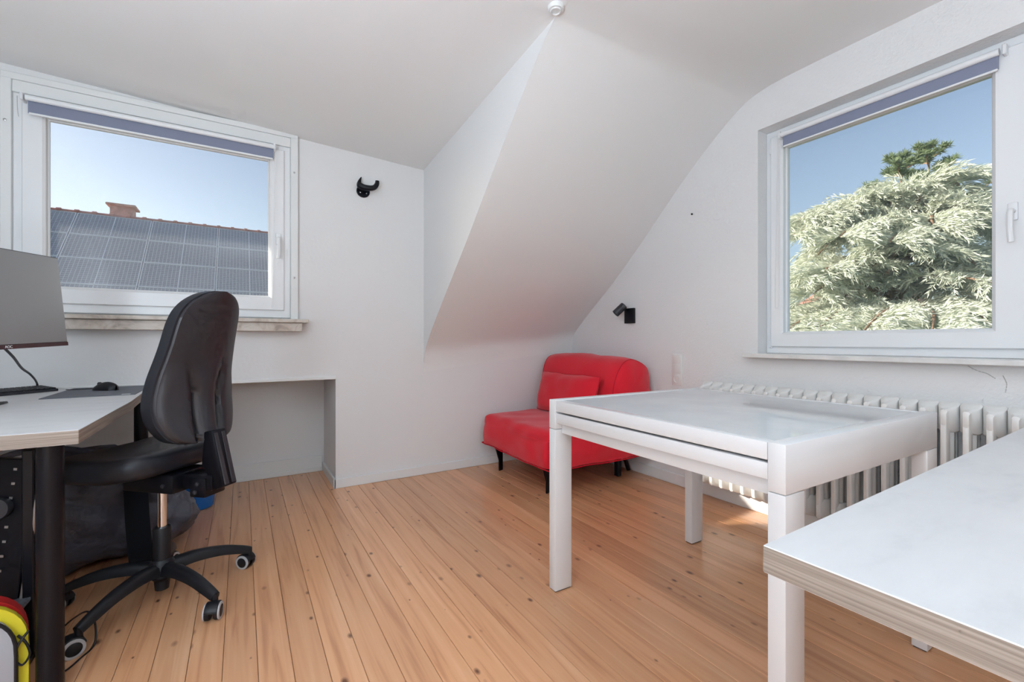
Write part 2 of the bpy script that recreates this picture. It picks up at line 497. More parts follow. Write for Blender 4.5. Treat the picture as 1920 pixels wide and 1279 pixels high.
# floor: dark sub floor with pine planks lying on it
m = MB(); m.box(XL-0.2, XR+0.3, YF-0.2, 3.75, -0.12, -0.022)
floor = m.build('floor', mat('sub_floor', (0.03, 0.018, 0.012), 0.9)); tag(floor, kind='structure')
PW = 0.0898
def plank_mesh(name, length, w):
    mm = MB()
    h = w/2 - 0.0006
    prof = [(-h, -0.021), (h, -0.021), (h, -0.0012), (h-0.0012, 0.0), (-h+0.0012, 0.0), (-h, -0.0012)]
    mm.prism([(a, b) for a, b in prof], 'y', 0, length)
    bmesh.ops.recalc_face_normals(mm.bm, faces=mm.bm.faces)
    me = bpy.data.meshes.new(name); mm.bm.to_mesh(me); mm.bm.free(); me.materials.append(M['plank']); return me
pm_long = plank_mesh('plank_long', 3.6-YF, PW)
pm_short = plank_mesh('plank_short', YB-YF, PW)
k = -14
while True:
    xs = -0.048 + PW*k
    if xs > XR: break
    k += 1
    if xs < XL - 0.03: continue
    o = bpy.data.objects.new('plank', pm_long if xs < 0.52 else pm_short)
    COL.objects.link(o); o.parent = floor; o.location = (xs + PW/2, YF, 0)

# back wall with the window opening and the low niche under it
m = MB()
zt = 2.48
m.box(XL, -0.95, YB, 3.20, 0.736, zt)
m.box(0.25, XC+0.06, YB, 3.20, 0.736, zt)
m.box(-0.95, 0.25, YB, 3.20, 0.736, 1.125)
m.box(-0.95, 0.25, YB, 3.20, 2.20, zt)
m.box(0.53, XR+0.3, YB, 3.70, 0, 0.736)
m.box(XC+0.06, XR+0.3, YB, 3.46, 0.736, 1.16)
m.box(XL, 0.53, 3.60, 3.70, -0.1, 0.90)
m.box(XL, 0.53, 3.20, 3.60, 0.736, 0.90)
tag(m.build('wall_back', M['wall']), kind='structure')

# right wall with its window opening
m = MB()
WY0, WY1, WZ0, WZ1 = 0.36, 1.442, 0.885, 2.17
m.box(XR, XR+0.33, WY1, YB, 0, 2.55)
m.box(XR, XR+0.33, YF, WY0, 0, 2.55)
m.box(XR, XR+0.33, WY0, WY1, 0, WZ0)
m.box(XR, XR+0.33, WY0, WY1, WZ1, 2.55)
tag(m.build('wall_right', M['plaster']), kind='structure')
for pts in (((0.585, 0.873), (0.568, 0.862), (0.550, 0.850), (0.534, 0.842), (0.520, 0.832), (0.509, 0.826)), ((0.487, 0.834), (0.480, 0.812), (0.476, 0.790), (0.479, 0.772))):
    mc = MB()
    n_ = len(pts)
    mc.tube(spline([(XR+0.0006, y+random.uniform(-.004, .004), z+random.uniform(-.004, .004)) for y, z in pts], 4), 0.0022, 6, scales=[0.3+0.7*abs(math.sin(1.7*k_+0.6)) for k_ in range(4*(n_-1)+1)])
    mc.build('plaster_crack', mat('crack_grey', (0.48, 0.47, 0.46), 0.9), bpy.data.objects['wall_right'])
m = MB(); m.box(XL-0.3, XL, YF, YB, 0, 2.55); m.box(XL-0.3, XL, YB, 3.70, 0, 0.90)
tag(m.build('wall_left', M['wall']), kind='structure')
# wall behind the camera, with a wide opening added to let in sky light
m = MB()
m.box(XL-0.3, -0.5, YF-0.3, YF, 0, 2.55)
m.box(2.0, XR+0.33, YF-0.3, YF, 0, 2.55)
m.box(-0.5, 2.0, YF-0.3, YF, 0, 0.65)
m.box(-0.5, 2.0, YF-0.3, YF, 2.25, 2.55)
tag(m.build('wall_rear', M['wall']), kind='structure')

# sloping ceiling (right) flowing into the flat ceiling
LP = [(3.112, 0.70), (3.104, 0.80), (3.07, 0.91), (2.98, 1.015), (2.845, 1.145), (2.6, 1.366), (2.348, 1.592), (2.0, 1.925), (1.75, 2.155), (1.56, 2.312), (1.47, 2.347), (1.3, 2.36), (0.8, 2.40)]
RP = [(3.112, 0.80), (3.108, 0.92), (3.085, 1.025), (2.98, 1.125), (2.847, 1.236), (2.6, 1.430), (2.348, 1.655), (2.0, 1.985), (1.75, 2.20), (1.56, 2.335), (1.44, 2.383), (1.25, 2.40), (0.8, 2.40)]
def dens(P):
    out = []
    for p in spline([(a, b, 0) for a, b in P], 5): out.append((p.x, p.y))
    return out
LPd, RPd = dens(LP), dens(RP)
m = MB()
NX = 14
rows = []
for (ly, lz), (ry, rz) in zip(LPd, RPd):
    rows.append([(lerp(XC, XR+0.02, j/NX), lerp(ly, ry, j/NX), lerp(lz, rz, j/NX)) for j in range(NX+1)])
m.grid(rows)
slope = m.build('ceiling_slope', M['ceil'], smooth=True, angle=0, recalc=True)
tag(slope, kind='structure')
# cheek wall of the dormer
poly = [(a, b+0.002) for a, b in LPd if 0.86 <= b <= 2.347] 
poly = [(3.115, 0.80)] + poly + [(1.45, 2.52), (3.115, 2.52)]
m = MB(); m.prism(poly, 'x', XC, XC+0.03)
tag(m.build('wall_cheek', M['wall']), kind='structure')
# dormer ceiling and flat ceiling
def zdorm(x, y):
    zw = lerp(2.312, 2.215, max(0, min(1, (x+1.0)/2.135)))
    return lerp(zw, ZC, (3.11-y)/2.31)
m = MB()
rows = []
for i in range(13):
    y = lerp(3.125, 0.8, i/12)
    rows.append([(x, y, zdorm(x, y)) for x in [lerp(XL-0.01, XC+0.001, j/8) for j in range(9)]])
m.grid(rows)
m.box(XL-0.01, XR+0.02, YF-0.01, 0.8, ZC, ZC+0.1)
tag(m.build('ceiling', M['ceil'], smooth=True), kind='structure')
# roof; its broad unseen eave is added to block sun from the upper window
m = MB()
m.box(-4.6, 1.5, 3.20, 4.50, 2.585, 2.70)
m.box(-4.6, XR+0.33, YF-0.3, 3.20, 2.585, 2.70)
m.prism([(1.35, 2.62), (1.45, 2.72), (3.65, 0.85), (3.55, 0.75)], 'x', XC+0.06, XR+0.33)
tag(m.build('roof', M['roofunder']), kind='structure')

# skirting boards
tag(bx('baseboard_back', 0.53-0.012, XR-0.012, YB-0.014, YB, 0, 0.062, M['trim'], bevel=0.003), kind='structure')
tag(bx('baseboard_niche_side', 0.516, 0.53, YB-0.014, 3.60, 0, 0.062, M['trim'], bevel=0.003), kind='structure')
m = MB(); m.box(XL, 0.516, 3.585, 3.60, 0.012, 0.115, 0.003); m.box(XL, 0.516, 3.578, 3.586, 0.0, 0.03, 0.003)
tag(m.build('baseboard_niche', M['trim']), kind='structure')
tag(bx('baseboard_right', XR-0.014, XR, YF, YB-0.014, 0, 0.075, M['trim'], bevel=0.003), kind='structure')
tag(bx('baseboard_left', XL, XL+0.014, YF, YB, 0, 0.062, M['trim'], bevel=0.003), kind='structure')
# board edging the top of the niche
tag(bx('trim_1', XL, 0.531, YB-0.012, YB+0.012, 0.718, 0.738, M['trim'], bevel=0.003), kind='structure')

# ------------------------------------------------------------------ windows
def ring(mb, mp, a0, a1, b0, b1, w, d0, d1, mi=0, lip=0.0):
    """rectangular frame in the (a,b) plane between depth d0 (room side) and d1; mp maps (a,b,d) to xyz; lip bevels the inner room side edge"""
    if not isinstance(w, (tuple, list)): w = (w, w, w, w)   # left,right,bottom,top
    O = [(a0, b0), (a1, b0), (a1, b1), (a0, b1)]
    I = [(a0+w[0], b0+w[2]), (a1-w[1], b0+w[2]), (a1-w[1], b1-w[3]), (a0+w[0], b1-w[3])]
    J = [(a0+w[0]-lip, b0+w[2]-lip), (a1-w[1]+lip, b0+w[2]-lip), (a1-w[1]+lip, b1-w[3]+lip), (a0+w[0]-lip, b1-w[3]+lip)]
    e = 0.004
    Oe = [(a0+e, b0+e), (a1-e, b0+e), (a1-e, b1-e), (a0+e, b1-e)]
    loops = [(O, d1), (O, d0+e), (Oe, d0), (J, d0), (I, d0+max(lip, 0.001)), (I, d1)]
    V = [[mb.bm.verts.new(mp(a, b, d)) for a, b in pts] for pts, d in loops]
    n = len(V)
    for i in range(n):
        A, B = V[i], V[(i+1) % n]
        for k_ in range(4):
            mb.bm.faces.new((A[k_], A[(k_+1) % 4], B[(k_+1) % 4], B[k_])).material_index = mi

def frustum_handle(parent, mp, a, b, d):
    """lever window handle: rosette, neck and drop grip"""
    h = empty('handle', (0, 0, 0), 0, parent)
    mb = MB(); mb.prism([mp2 for mp2 in [(a-0.014, b-0.035), (a+0.014, b-0.035), (a+0.014, b+0.035), (a-0.014, b+0.035)]], 'z', 0, 0.010, 0.004, 2)
    for v in mb.bm.verts: v.co = Vector(mp(v.co.x, v.co.y, d - v.co.z))
    mb.build('rosette', M['pvc'], h, smooth=True)
    mb = MB()
    pts = [mp(a, b, d-0.008), mp(a, b, d-0.03), mp(a, b-0.004, d-0.043), mp(a, b-0.02, d-0.048), mp(a, b-0.07, d-0.05), mp(a-0.003, b-0.125, d-0.05)]
    mb.tube(spline(pts, 4), 0.0095, 10)
    mb.build('lever', M['pvc'], h, smooth=True)
    return h

# --- window in the back wall
w1 = empty('window_1', (-0.34, YB, 1.12)); tag(w1, kind='structure')
o1 = Vector((-0.34, YB, 1.12))
def mp1(a, b, d): return Vector((a, d, b)) - o1
def casing(name, x0, x1, z0, z1, y0=3.082, y1=YB):
    bx(name, x0-o1.x, x1-o1.x, y0-o1.y, y1-o1.y, z0-o1.z, z1-o1.z, M['casing'], w1, bevel=0.002)
casing('casing_board', 0.262, 0.303, 1.10, 2.236)
casing('casing_board', -0.985, -0.948, 1.10, 2.236)
casing('casing_board', -0.985, 0.303, 2.236, 2.268, 3.084)
casing('casing_board', -0.948, 0.262, 2.178, 2.2355, 3.090)
mb = MB(); ring(mb, mp1, -0.948, 0.262, 1.112, 2.178, (0.055, 0.055, 0.06, 0.05), 3.098, 3.18)
mb.build('frame', M['pvc'], w1)
mb = MB(); ring(mb, mp1, -0.914, 0.226, 1.158, 2.148, (0.082, 0.079, 0.083, 0.063), 3.085, 3.16, lip=0.010)
mb.build('sash', M['pvc'], w1)
mb = MB(); ring(mb, mp1, -0.834, 0.149, 1.239, 2.087, 0.009, 3.118, 3.135, lip=0.006)
mb.build('glazing_bead', M['pvc'], w1)
mb = MB(); mb.box(-0.835-o1.x, 0.150-o1.x, 3.138-o1.y, 3.144-o1.y, 1.238-o1.z, 2.088-o1.z)
mb.build('pane', M['glass'], w1)
frustum_handle(w1, mp1, 0.193, 1.595, 3.085)
for (x, z) in ((-0.968, 2.03), (0.281, 2.021), (0.281, 1.365)):
    mb = MB(); mb.lathe([(0.0, -0.001), (0.006, 0.0), (0.006, 0.003), (0.0, 0.005)], 12, (x-o1.x, 3.0815-o1.y, z-o1.z), Matrix.Rotation(R_(90), 4, 'X'))
    mb.build('screw', M['steel'], w1, smooth=True)
bx('window_sill', -1.02-o1.x, 0.357-o1.x, 3.015-o1.y, 3.10-o1.y, 1.082-o1.z, 1.104-o1.z, M['marble'], w1, bevel=0.003)
bx('sill_apron', -1.00-o1.x, 0.322-o1.x, 3.035-o1.y, YB-o1.y, 1.029-o1.z, 1.081-o1.z, M['marble'], w1, bevel=0.002)

# --- window in the right wall
w2 = empty('window_2', (XR, 0.9, 0.885)); tag(w2, kind='structure')
o2 = Vector((XR, 0.9, 0.885))
def mp2_(a, b, d): return Vector((d, a, b)) - o2      # a = y, b = z, d = x
mb = MB(); ring(mb, mp2_, WY0, WY1, 0.898, WZ1, (0.055, 0.055, 0.055, 0.055), 2.602, 2.70)
mb.build('frame', M['pvc'], w2)
mb = MB(); ring(mb, mp2_, 0.40, 1.410, 0.938, 2.130, (0.130, 0.066, 0.079, 0.066), 2.585, 2.665, lip=0.010)
mb.build('sash', M['pvc'], w2)
mb = MB(); ring(mb, mp2_, 0.528, 1.347, 1.013, 2.068, 0.010, 2.618, 2.638, lip=0.006)
mb.build('glazing_bead', M['pvc'], w2)
mb = MB(); mb.box(2.640-o2.x, 2.646-o2.x, 0.527-o2.y, 1.348-o2.y, 1.012-o2.z, 2.069-o2.z)
mb.build('pane', M['glass'], w2)
frustum_handle(w2, mp2_, 0.472, 1.477, 2.585)
bx('hinge_cap', 2.588-o2.x, 2.603-o2.x, 1.405-o2.y, 1.418-o2.y, 0.93-o2.z, 0.975-o2.z, M['pvc'], w2, bevel=0.003)
bx('hinge_cap', 2.588-o2.x, 2.603-o2.x, 1.408-o2.y, 1.420-o2.y, 2.04-o2.z, 2.12-o2.z, M['pvc'], w2, bevel=0.003)
bx('window_sill', 2.44-o2.x, 2.604-o2.x, 0.30-o2.y, 1.491-o2.y, 0.876-o2.z, 0.899-o2.z, M['marblepale'], w2, bevel=0.003)

# --- frame of the added, unseen opening behind the camera
w3 = empty('window_added', (0.75, YF, 0.65)); tag(w3, kind='structure')
o3 = Vector((0.75, YF, 0.65))
def mp3(a, b, d): return Vector((a, d, b)) - o3
mb = MB(); ring(mb, mp3, -0.5, 2.0, 0.65, 2.25, 0.07, YF-0.08, YF-0.02)
mb.build('frame', M['pvc'], w3)

# ------------------------------------------------------------------ roller blinds
def cord(mb, pts, r=0.0013): mb.tube(spline(pts, 8), r, 6)
b1 = empty('roller_blind', (-0.36, 3.06, 2.13))
tag(b1, 'blue-grey roller blind rolled up above the window showing the solar roof', 'blind')
ob = Vector((-0.36, 3.06, 2.13))
mb = MB(); mb.tube([(-0.888-ob.x, 3.045-ob.y, 2.143-ob.z), (0.166-ob.x, 3.045-ob.y, 2.143-ob.z)], 0.0135, 16)
mb.build('roller_tube', M['pvc'], b1, smooth=True)
mb = MB(); mb.box(-0.883-ob.x, 0.164-ob.x, 3.055-ob.y, 3.058-ob.y, 2.073-ob.z, 2.140-ob.z)
mb.build('fabric', M['blind'], b1)
mb = MB(); mb.box(-0.88-ob.x, 0.162-ob.x, 3.053-ob.y, 3.060-ob.y, 2.068-ob.z, 2.078-ob.z, 0.002)
mb.build('bottom_bar', M['pvc'], b1)
for x in (-0.902, 0.168):
    mb = MB(); mb.box(x-0.004-ob.x, x+0.008-ob.x, 3.03-ob.y, 3.084-ob.y, 2.125-ob.z, 2.160-ob.z, 0.003)
    mb.build('bracket', M['pvc'], b1)
mb = MB(); cord(mb, [(0.172-ob.x, 3.04-ob.y, 2.14-ob.z), (0.170-ob.x, 3.05-ob.y, 1.8-ob.z), (0.160-ob.x, 3.055-ob.y, 1.3-ob.z), (0.156-ob.x, 3.056-ob.y, 1.19-ob.z), (0.160-ob.x, 3.056-ob.y, 1.17-ob.z)])
mb.build('cord', M['white'], b1, smooth=True)
mb = MB(); cord(mb, [(-0.915-ob.x, 3.04-ob.y, 2.14-ob.z), (-0.915-ob.x, 3.045-ob.y, 2.08-ob.z), (-0.913-ob.x, 3.05-ob.y, 2.045-ob.z)])
mb.build('cord', M['steel'], b1, smooth=True)

b2 = empty('roller_blind', (2.57, 0.92, 2.1))
tag(b2, 'blue-grey roller blind rolled up above the window facing the tree', 'blind')
ob = Vector((2.57, 0.92, 2.1))
mb = MB(); mb.tube([(2.562-ob.x, 0.505-ob.y, 2.115-ob.z), (2.562-ob.x, 1.338-ob.y, 2.115-ob.z)], 0.0135, 16)
mb.build('roller_tube', M['pvc'], b2, smooth=True)
mb = MB(); mb.box(2.567-ob.x, 2.570-ob.x, 0.508-ob.y, 1.332-ob.y, 2.050-ob.z, 2.110-ob.z)
mb.build('fabric', M['blind'], b2)
mb = MB(); mb.box(2.564-ob.x, 2.573-ob.x, 0.510-ob.y, 1.330-ob.y, 2.044-ob.z, 2.053-ob.z, 0.002)
mb.build('bottom_bar', M['pvc'], b2)
for y in (0.490, 1.345):
    mb = MB(); mb.box(2.548-ob.x, 2.586-ob.x, y-0.006-ob.y, y+0.006-ob.y, 2.095-ob.z, 2.135-ob.z, 0.003)
    mb.build('bracket', M['pvc'], b2)
mb = MB(); cord(mb, [(2.56-ob.x, 1.356-ob.y, 2.10-ob.z), (2.562-ob.x, 1.366-ob.y, 1.6-ob.z), (2.565-ob.x, 1.374-ob.y, 1.2-ob.z), (2.566-ob.x, 1.366-ob.y, 1.158-ob.z), (2.566-ob.x, 1.356-ob.y, 1.2-ob.z), (2.564-ob.x, 1.354-ob.y, 1.6-ob.z), (2.562-ob.x, 1.350-ob.y, 2.10-ob.z)])
mb.build('cord', M['white'], b2, smooth=True)

# ------------------------------------------------------------------ extending dining table
TH = -0.01369; TW, TL, TZ = 0.8805, 0.895, 0.742
tb = empty('dining_table', (1.4658, 0.9644, 0), TH)
tag(tb, 'white square extending dining table with pale glass top and block legs', 'table')
hw, hl = TW/2, TL/2
for sy in (-1, 1):
    y0, y1 = (-hl, -hl+0.04) if sy < 0 else (hl-0.04, hl)
    bx('end_rail', -hw, hw, y0, y1, 0.630, TZ, M['lacquer'], tb, bevel=0.0025, seg=2)
    for sx in (-1, 1):
        x0, x1 = (-hw, -hw+0.08) if sx < 0 else (hw-0.08, hw)
        bx('leg', x0, x1, y0, y1, 0.004, 0.6285, M['lacquer'], tb, bevel=0.0025, seg=2)
        bx('foot_pad', x0+0.004, x1-0.004, y0+0.004, y1-0.004, 0.0, 0.005, M['darkplastic'], tb)
# upper leaf: frame around a pale glass plate
yi0, yi1 = -hl+0.0415, hl-0.0415
for sx in (-1, 1):
    x0, x1 = (-hw+0.002, -hw+0.034) if sx < 0 else (hw-0.034, hw-0.002)
    bx('leaf_rail', x0, x1, yi0, yi1, 0.699, TZ-0.002, M['lacquer'], tb, bevel=0.002, seg=2)
    bx('lower_leaf_rail', x0+0.002*(-sx), x1, yi0, yi1, 0.654, 0.692, M['lacquer'], tb, bevel=0.002, seg=2)
    bx('apron', x0+0.028 if sx < 0 else x0-0.022, x1+0.022 if sx < 0 else x1-0.028, yi0, yi1, 0.612, 0.652, M['lacquer'], tb, bevel=0.002, seg=2)
bx('tabletop', -hw+0.0345, hw-0.0345, yi0, yi1, 0.730, TZ-0.0025, M['tableglass'], tb, bevel=0.001)
bx('lower_leaf', -hw+0.034, hw-0.034, yi0+0.01, yi1-0.01, 0.676, 0.686, M['tableglass'], tb)

# ------------------------------------------------------------------ desks
def desk_top(name, poly, z0, z1, parent):
    mb = MB(); mb.prism(poly, 'z', z0, z1)
    bmesh.ops.recalc_face_normals(mb.bm, faces=mb.bm.faces)
    es = [e for e in mb.bm.edges]
    bmesh.ops.bevel(mb.bm, geom=es, offset=0.0012, segments=1, affect='EDGES')
    for f in mb.bm.faces: f.material_index = 0 if abs(f.normal.z) > 0.6 else 1
    return mb.build(name, [M['laminate'], M['oak']], parent)
def round_leg(parent, x, y, ztop):
    lg = empty('leg', (x, y, 0), 0, parent)
    mb = MB(); mb.lathe([(0.0, 0.012), (0.0285, 0.012), (0.0285, ztop), (0.0, ztop)], 24)
    mb.build('leg_tube', M['blackmetal'], lg, smooth=True)
    mb = MB(); mb.lathe([(0.0, 0.0), (0.026, 0.0), (0.026, 0.012), (0.0, 0.012)], 24)
    mb.build('foot', M['blackplastic'], lg, smooth=True)
    mb = MB(); mb.box(-0.045, 0.045, -0.045, 0.045, ztop-0.004, ztop, 0.001)
    mb.build('mounting_plate', M['blackmetal'], lg)
dl = empty('desk', (-0.78, 2.35, 0))
tag(dl, 'white-topped desk with oak edge and black tube legs, carrying the monitor', 'desk')
ox, oy = -0.78, 2.35
desk_top('desktop', [(-1.20-ox, 1.640-oy), (-0.376-ox, 1.636-oy), (-0.377-ox, 2.313-oy), (-0.413-ox, 3.060-oy), (-1.20-ox, 3.060-oy)], 0.692, 0.730, dl)
for (x, y) in ((-0.452, 1.715), (-0.432, 2.885), (-1.13, 1.715), (-1.13, 2.99)):
    round_leg(dl, x-ox, y-oy, 0.692)

dr = empty('desk', (1.3, 0.02, 0))
tag(dr, 'white-topped desk with grey oak edge in the foreground beside the dining table', 'desk')
ox, oy = 1.3, 0.02
desk_top('desktop', [(0.590-ox, 0.332-oy), (0.590-ox, -0.30-oy), (2.30-ox, -0.268-oy), (2.30-ox, 0.364-oy)], 0.664, 0.700, dr)
for (x, y) in ((0.76, -0.20), (2.2, 0.26), (2.2, -0.18), (1.25, -0.2)):
    round_leg(dr, x-ox, y-oy, 0.664)

# ------------------------------------------------------------------ column radiator
rad = empty('column_radiator', (2.42, 1.05, 0.10))
tag(rad, 'white column radiator on the wall under the window facing the tree', 'radiator')
def section_mesh():
    mb = MB()
    def loft(stations):
        """stations: (x, half width, z low, z high); closed rectangular loft with softened corners"""
        rows_ = []
        for x, w, za, zb in stations:
            c = min(0.006, w*0.6, (zb-za)*0.3)
            rows_.append([mb.bm.verts.new((x, y, z)) for y, z in ((-w, za+c), (-w+c, za), (w-c, za), (w, za+c), (w, zb-c), (w-c, zb), (-w+c, zb), (-w, zb-c))])
        for A, B in zip(rows_, rows_[1:]):
            for q in range(8): mb.bm.faces.new((A[q], A[(q+1) % 8], B[(q+1) % 8], B[q]))
        mb.bm.faces.new(rows_[0][::-1]); mb.bm.faces.new(rows_[-1])
    # columns: narrow flat faced bar in front, rounder tubes behind
    loft([(-0.065, 0.0085, 0.032, 0.592), (-0.060, 0.0105, 0.026, 0.598), (-0.040, 0.0125, 0.026, 0.598), (-0.030, 0.0105, 0.030, 0.59)])
    loft([(-0.020, 0.008, 0.045, 0.585), (-0.012, 0.018, 0.045, 0.585), (0.006, 0.018, 0.045, 0.585), (0.014, 0.008, 0.045, 0.585)])
    loft([(0.026, 0.008, 0.035, 0.59), (0.034, 0.016, 0.03, 0.595), (0.052, 0.014, 0.03, 0.595), (0.062, 0.008, 0.035, 0.59)])
    # heads: narrow at the face, swelling to the joint and crowned in the middle
    loft([(-0.0655, 0.0085, 0.540, 0.590), (-0.060, 0.0108, 0.530, 0.600), (-0.040, 0.0135, 0.515, 0.604), (-0.022, 0.024, 0.510, 0.609), (-0.004, 0.031, 0.510, 0.620), (0.010, 0.031, 0.510, 0.626), (0.024, 0.029, 0.512, 0.618), (0.040, 0.020, 0.520, 0.606), (0.062, 0.0085, 0.535, 0.590)])
    loft([(-0.0655, 0.0085, 0.034, 0.085), (-0.060, 0.0108, 0.022, 0.095), (-0.040, 0.0135, 0.016, 0.108), (-0.020, 0.024, 0.010, 0.112), (0.0, 0.031, 0.006, 0.112), (0.020, 0.029, 0.010, 0.112), (0.040, 0.020, 0.018, 0.10), (0.062, 0.0085, 0.034, 0.085)])
    bmesh.ops.recalc_face_normals(mb.bm, faces=mb.bm.faces)
    me = bpy.data.meshes.new('radiator_section'); mb.bm.to_mesh(me); mb.bm.free()
    for p in me.polygons: p.use_smooth = True
    me.set_sharp_from_angle(angle=R_(40))
    me.materials.append(M['radiator']); return me
rs = section_mesh()
for i in range(22):
    o = bpy.data.objects.new('section', rs); COL.objects.link(o); o.parent = rad
    o.location = (0, 1.695 - 0.0635*i - 1.05, 0)
for y in (1.62, 0.42):
    mb = MB(); mb.box(0.03, 0.092, y-1.05-0.012, y-1.05+0.012, 0.02, 0.06, 0.002); mb.build('bracket', M['radiator'], rad)
mb = MB(); mb.tube([(0.0, 0.70, 0.05), (0.0, 0.745, 0.05), (0.0, 0.755, 0.04), (0.0, 0.755, -0.095)], 0.010, 12)
mb.build('pipe', M['radiator'], rad, smooth=True)

# ------------------------------------------------------------------ red chair bed
sf = empty('chair_bed', (2.02, 2.60, 0))
tag(sf, 'red fabric single chair bed with black metal legs in the corner', 'sofa')
def wob(v, s, a, seed=0.0):
    n = noise.noise_vector(Vector((v.x*s+seed, v.y*s+seed*1.7, v.z*s-seed)))
    return v + n*a
def soft_block(dx, dy, z0, z1, r, cuts=14):
    mb = MB(); mb.box(-dx, dx, -dy, dy, z0, z1)
    bmesh.ops.bevel(mb.bm, geom=[e for e in mb.bm.edges if (e.verts[0].co.z > z0+1e-4 or e.verts[1].co.z > z0+1e-4)], offset=r, segments=5, profile=0.5, affect='EDGES')
    bmesh.ops.subdivide_edges(mb.bm, edges=[e for e in mb.bm.edges if e.calc_length() > 0.12], cuts=cuts, use_grid_fill=True)
    return mb
# seat mattress with hanging cover
mb = soft_block(0.445, 0.430, 0.185, 0.425, 0.05, 18)
def seat_disp(c):
    c = c.copy()
    if c.z < 0.36:
        t = (0.36-c.z)/0.18
        fx_ = abs(c.x)/0.445; fy_ = abs(c.y)/0.430
        sag = 0.020*math.sin(3.1*c.x+1.2)*math.sin(2.6*c.y+0.6) + 0.012*ss(-0.2, -0.4, c.x)*ss(0.0, 0.4, c.y) if c.x < -0.2 else 0.020*math.sin(3.1*c.x+1.2)*math.sin(2.6*c.y+0.6)
        c.z += sag*t
        belly = 0.012*math.sin(PI*min(1, t))
        if fx_ > fy_: c.x += math.copysign(0.006*math.sin(9*c.y+c.z*18)+belly, c.x)
        else: c.y += math.copysign(0.006*math.sin(8*c.x+c.z*22)+belly, c.y)
    else:
        c.z += 0.010*math.cos(c.x*3.0)*math.cos(c.y*3.0) - 0.008
    n2 = noise.noise(Vector((c.x*3.5, c.y*13+2, c.z*16)))*0.006
    return wob(c, 7, 0.010, 3.1) + Vector((n2, n2, 0))
for v in mb.bm.verts: v.co = seat_disp(v.co)
seat = mb.build('seat_cover', M['red'], sf, smooth=True, angle=0)
sub = seat.modifiers.new('sub', 'SUBSURF'); sub.levels = 1; sub.render_levels = 1
def bedpt(x, y, z): return Vector((x-2.02, y-2.60, z))
mb = MB()
hem = []
for i in range(60):
    t = i/60*4; sgn = int(t); fr = t-sgn
    cs = [(-0.444, -0.429), (0.444, -0.429), (0.444, 0.429), (-0.444, 0.429)]
    a, b = cs[sgn], cs[(sgn+1) % 4]
    x, y = lerp(a[0], b[0], fr), lerp(a[1], b[1], fr)
    hem.append(seat_disp(Vector((x, y, 0.188))))
mb.tube(hem, 0.0045, 6, closed=True)
mb.build('hem_piping', M['redpipe'], seat, smooth=True)
# zip along the near front corner
mb = MB()
for i in range(12):
    mb.box(-0.447, -0.441, -0.440, -0.432, 0.215+0.014*i, 0.223+0.014*i)
mb.build('zip', M['redpipe'], seat)
# backrest: D profile extruded across the width
prof = [(2.075, 0.40), (2.085, 0.50), (2.105, 0.62), (2.130, 0.72), (2.160, 0.79), (2.200, 0.838), (2.255, 0.862), (2.310, 0.864), (2.375, 0.845), (2.430, 0.800), (2.462, 0.73), (2.476, 0.63), (2.480, 0.5), (2.480, 0.40), (2.480, 0.24), (2.075, 0.24)]
pp = [(p.x, p.y) for p in spline([(a, b, 0) for a, b in prof[:13]], 3)]
pp += [(2.480, 0.40), (2.480, 0.24), (2.25, 0.235), (2.075, 0.24)]
mb = MB()
rows = []
ys = [-0.425, -0.42, -0.40, -0.3, -0.2, -0.1, 0, 0.1, 0.2, 0.3, 0.40, 0.42, 0.425]
cxp = sum(p[0] for p in pp)/len(pp); czp = 0.58
for y in ys:
    e = abs(y)/0.425
    s = 1.0 if e < 0.93 else (0.985 if e < 0.985 else 0.955)
    row = []
    for (x, z) in pp:
        dz = 0.012*math.sin(5*y+0.5) * ss(0.6, 0.86, z)
        row.append(wob(Vector((cxp+(x-cxp)*s-2.02, y, czp+(z-czp)*s+dz)), 6, 0.012, 9.3))
    rows.append(row)
V = mb.grid([r+[r[0]] for r in rows])
bmesh.ops.remove_doubles(mb.bm, verts=mb.bm.verts, dist=1e-5)
# bulging end panels
for ridx, sgn in ((0, -1), (len(ys)-1, 1)):
    ring0 = rows[ridx]
    prev = [Vector(p) for p in ring0]
    rr = [prev]
    c0 = sum(prev, Vector())/len(prev)
    for q, dy in ((0.8, 0.018), (0.5, 0.032), (0.2, 0.038)):
        rr.append([c0 + (p-c0)*q + Vector((0, sgn*dy, 0)) for p in prev])
    VV = [[mb.bm.verts.new(p) for p in r] for r in rr]
    n = len(prev)
    for i in range(len(VV)-1):
        for j in range(n):
            mb.bm.faces.new((VV[i][j], VV[i][(j+1) % n], VV[i+1][(j+1) % n], VV[i+1][j]))
    mb.bm.faces.new(VV[-1])
bmesh.ops.remove_doubles(mb.bm, verts=mb.bm.verts, dist=1e-4)
back = mb.build('back_cover', M['red'], sf, smooth=True, angle=60)
for sgn, row in ((-1, rows[1]), (1, rows[-2])):
    mb = MB(); mb.tube([p + Vector((0, 0, 0.001)) for p in row[:37]], 0.0035, 6)
    mb.build('back_piping', M['redpipe'], back, smooth=True)
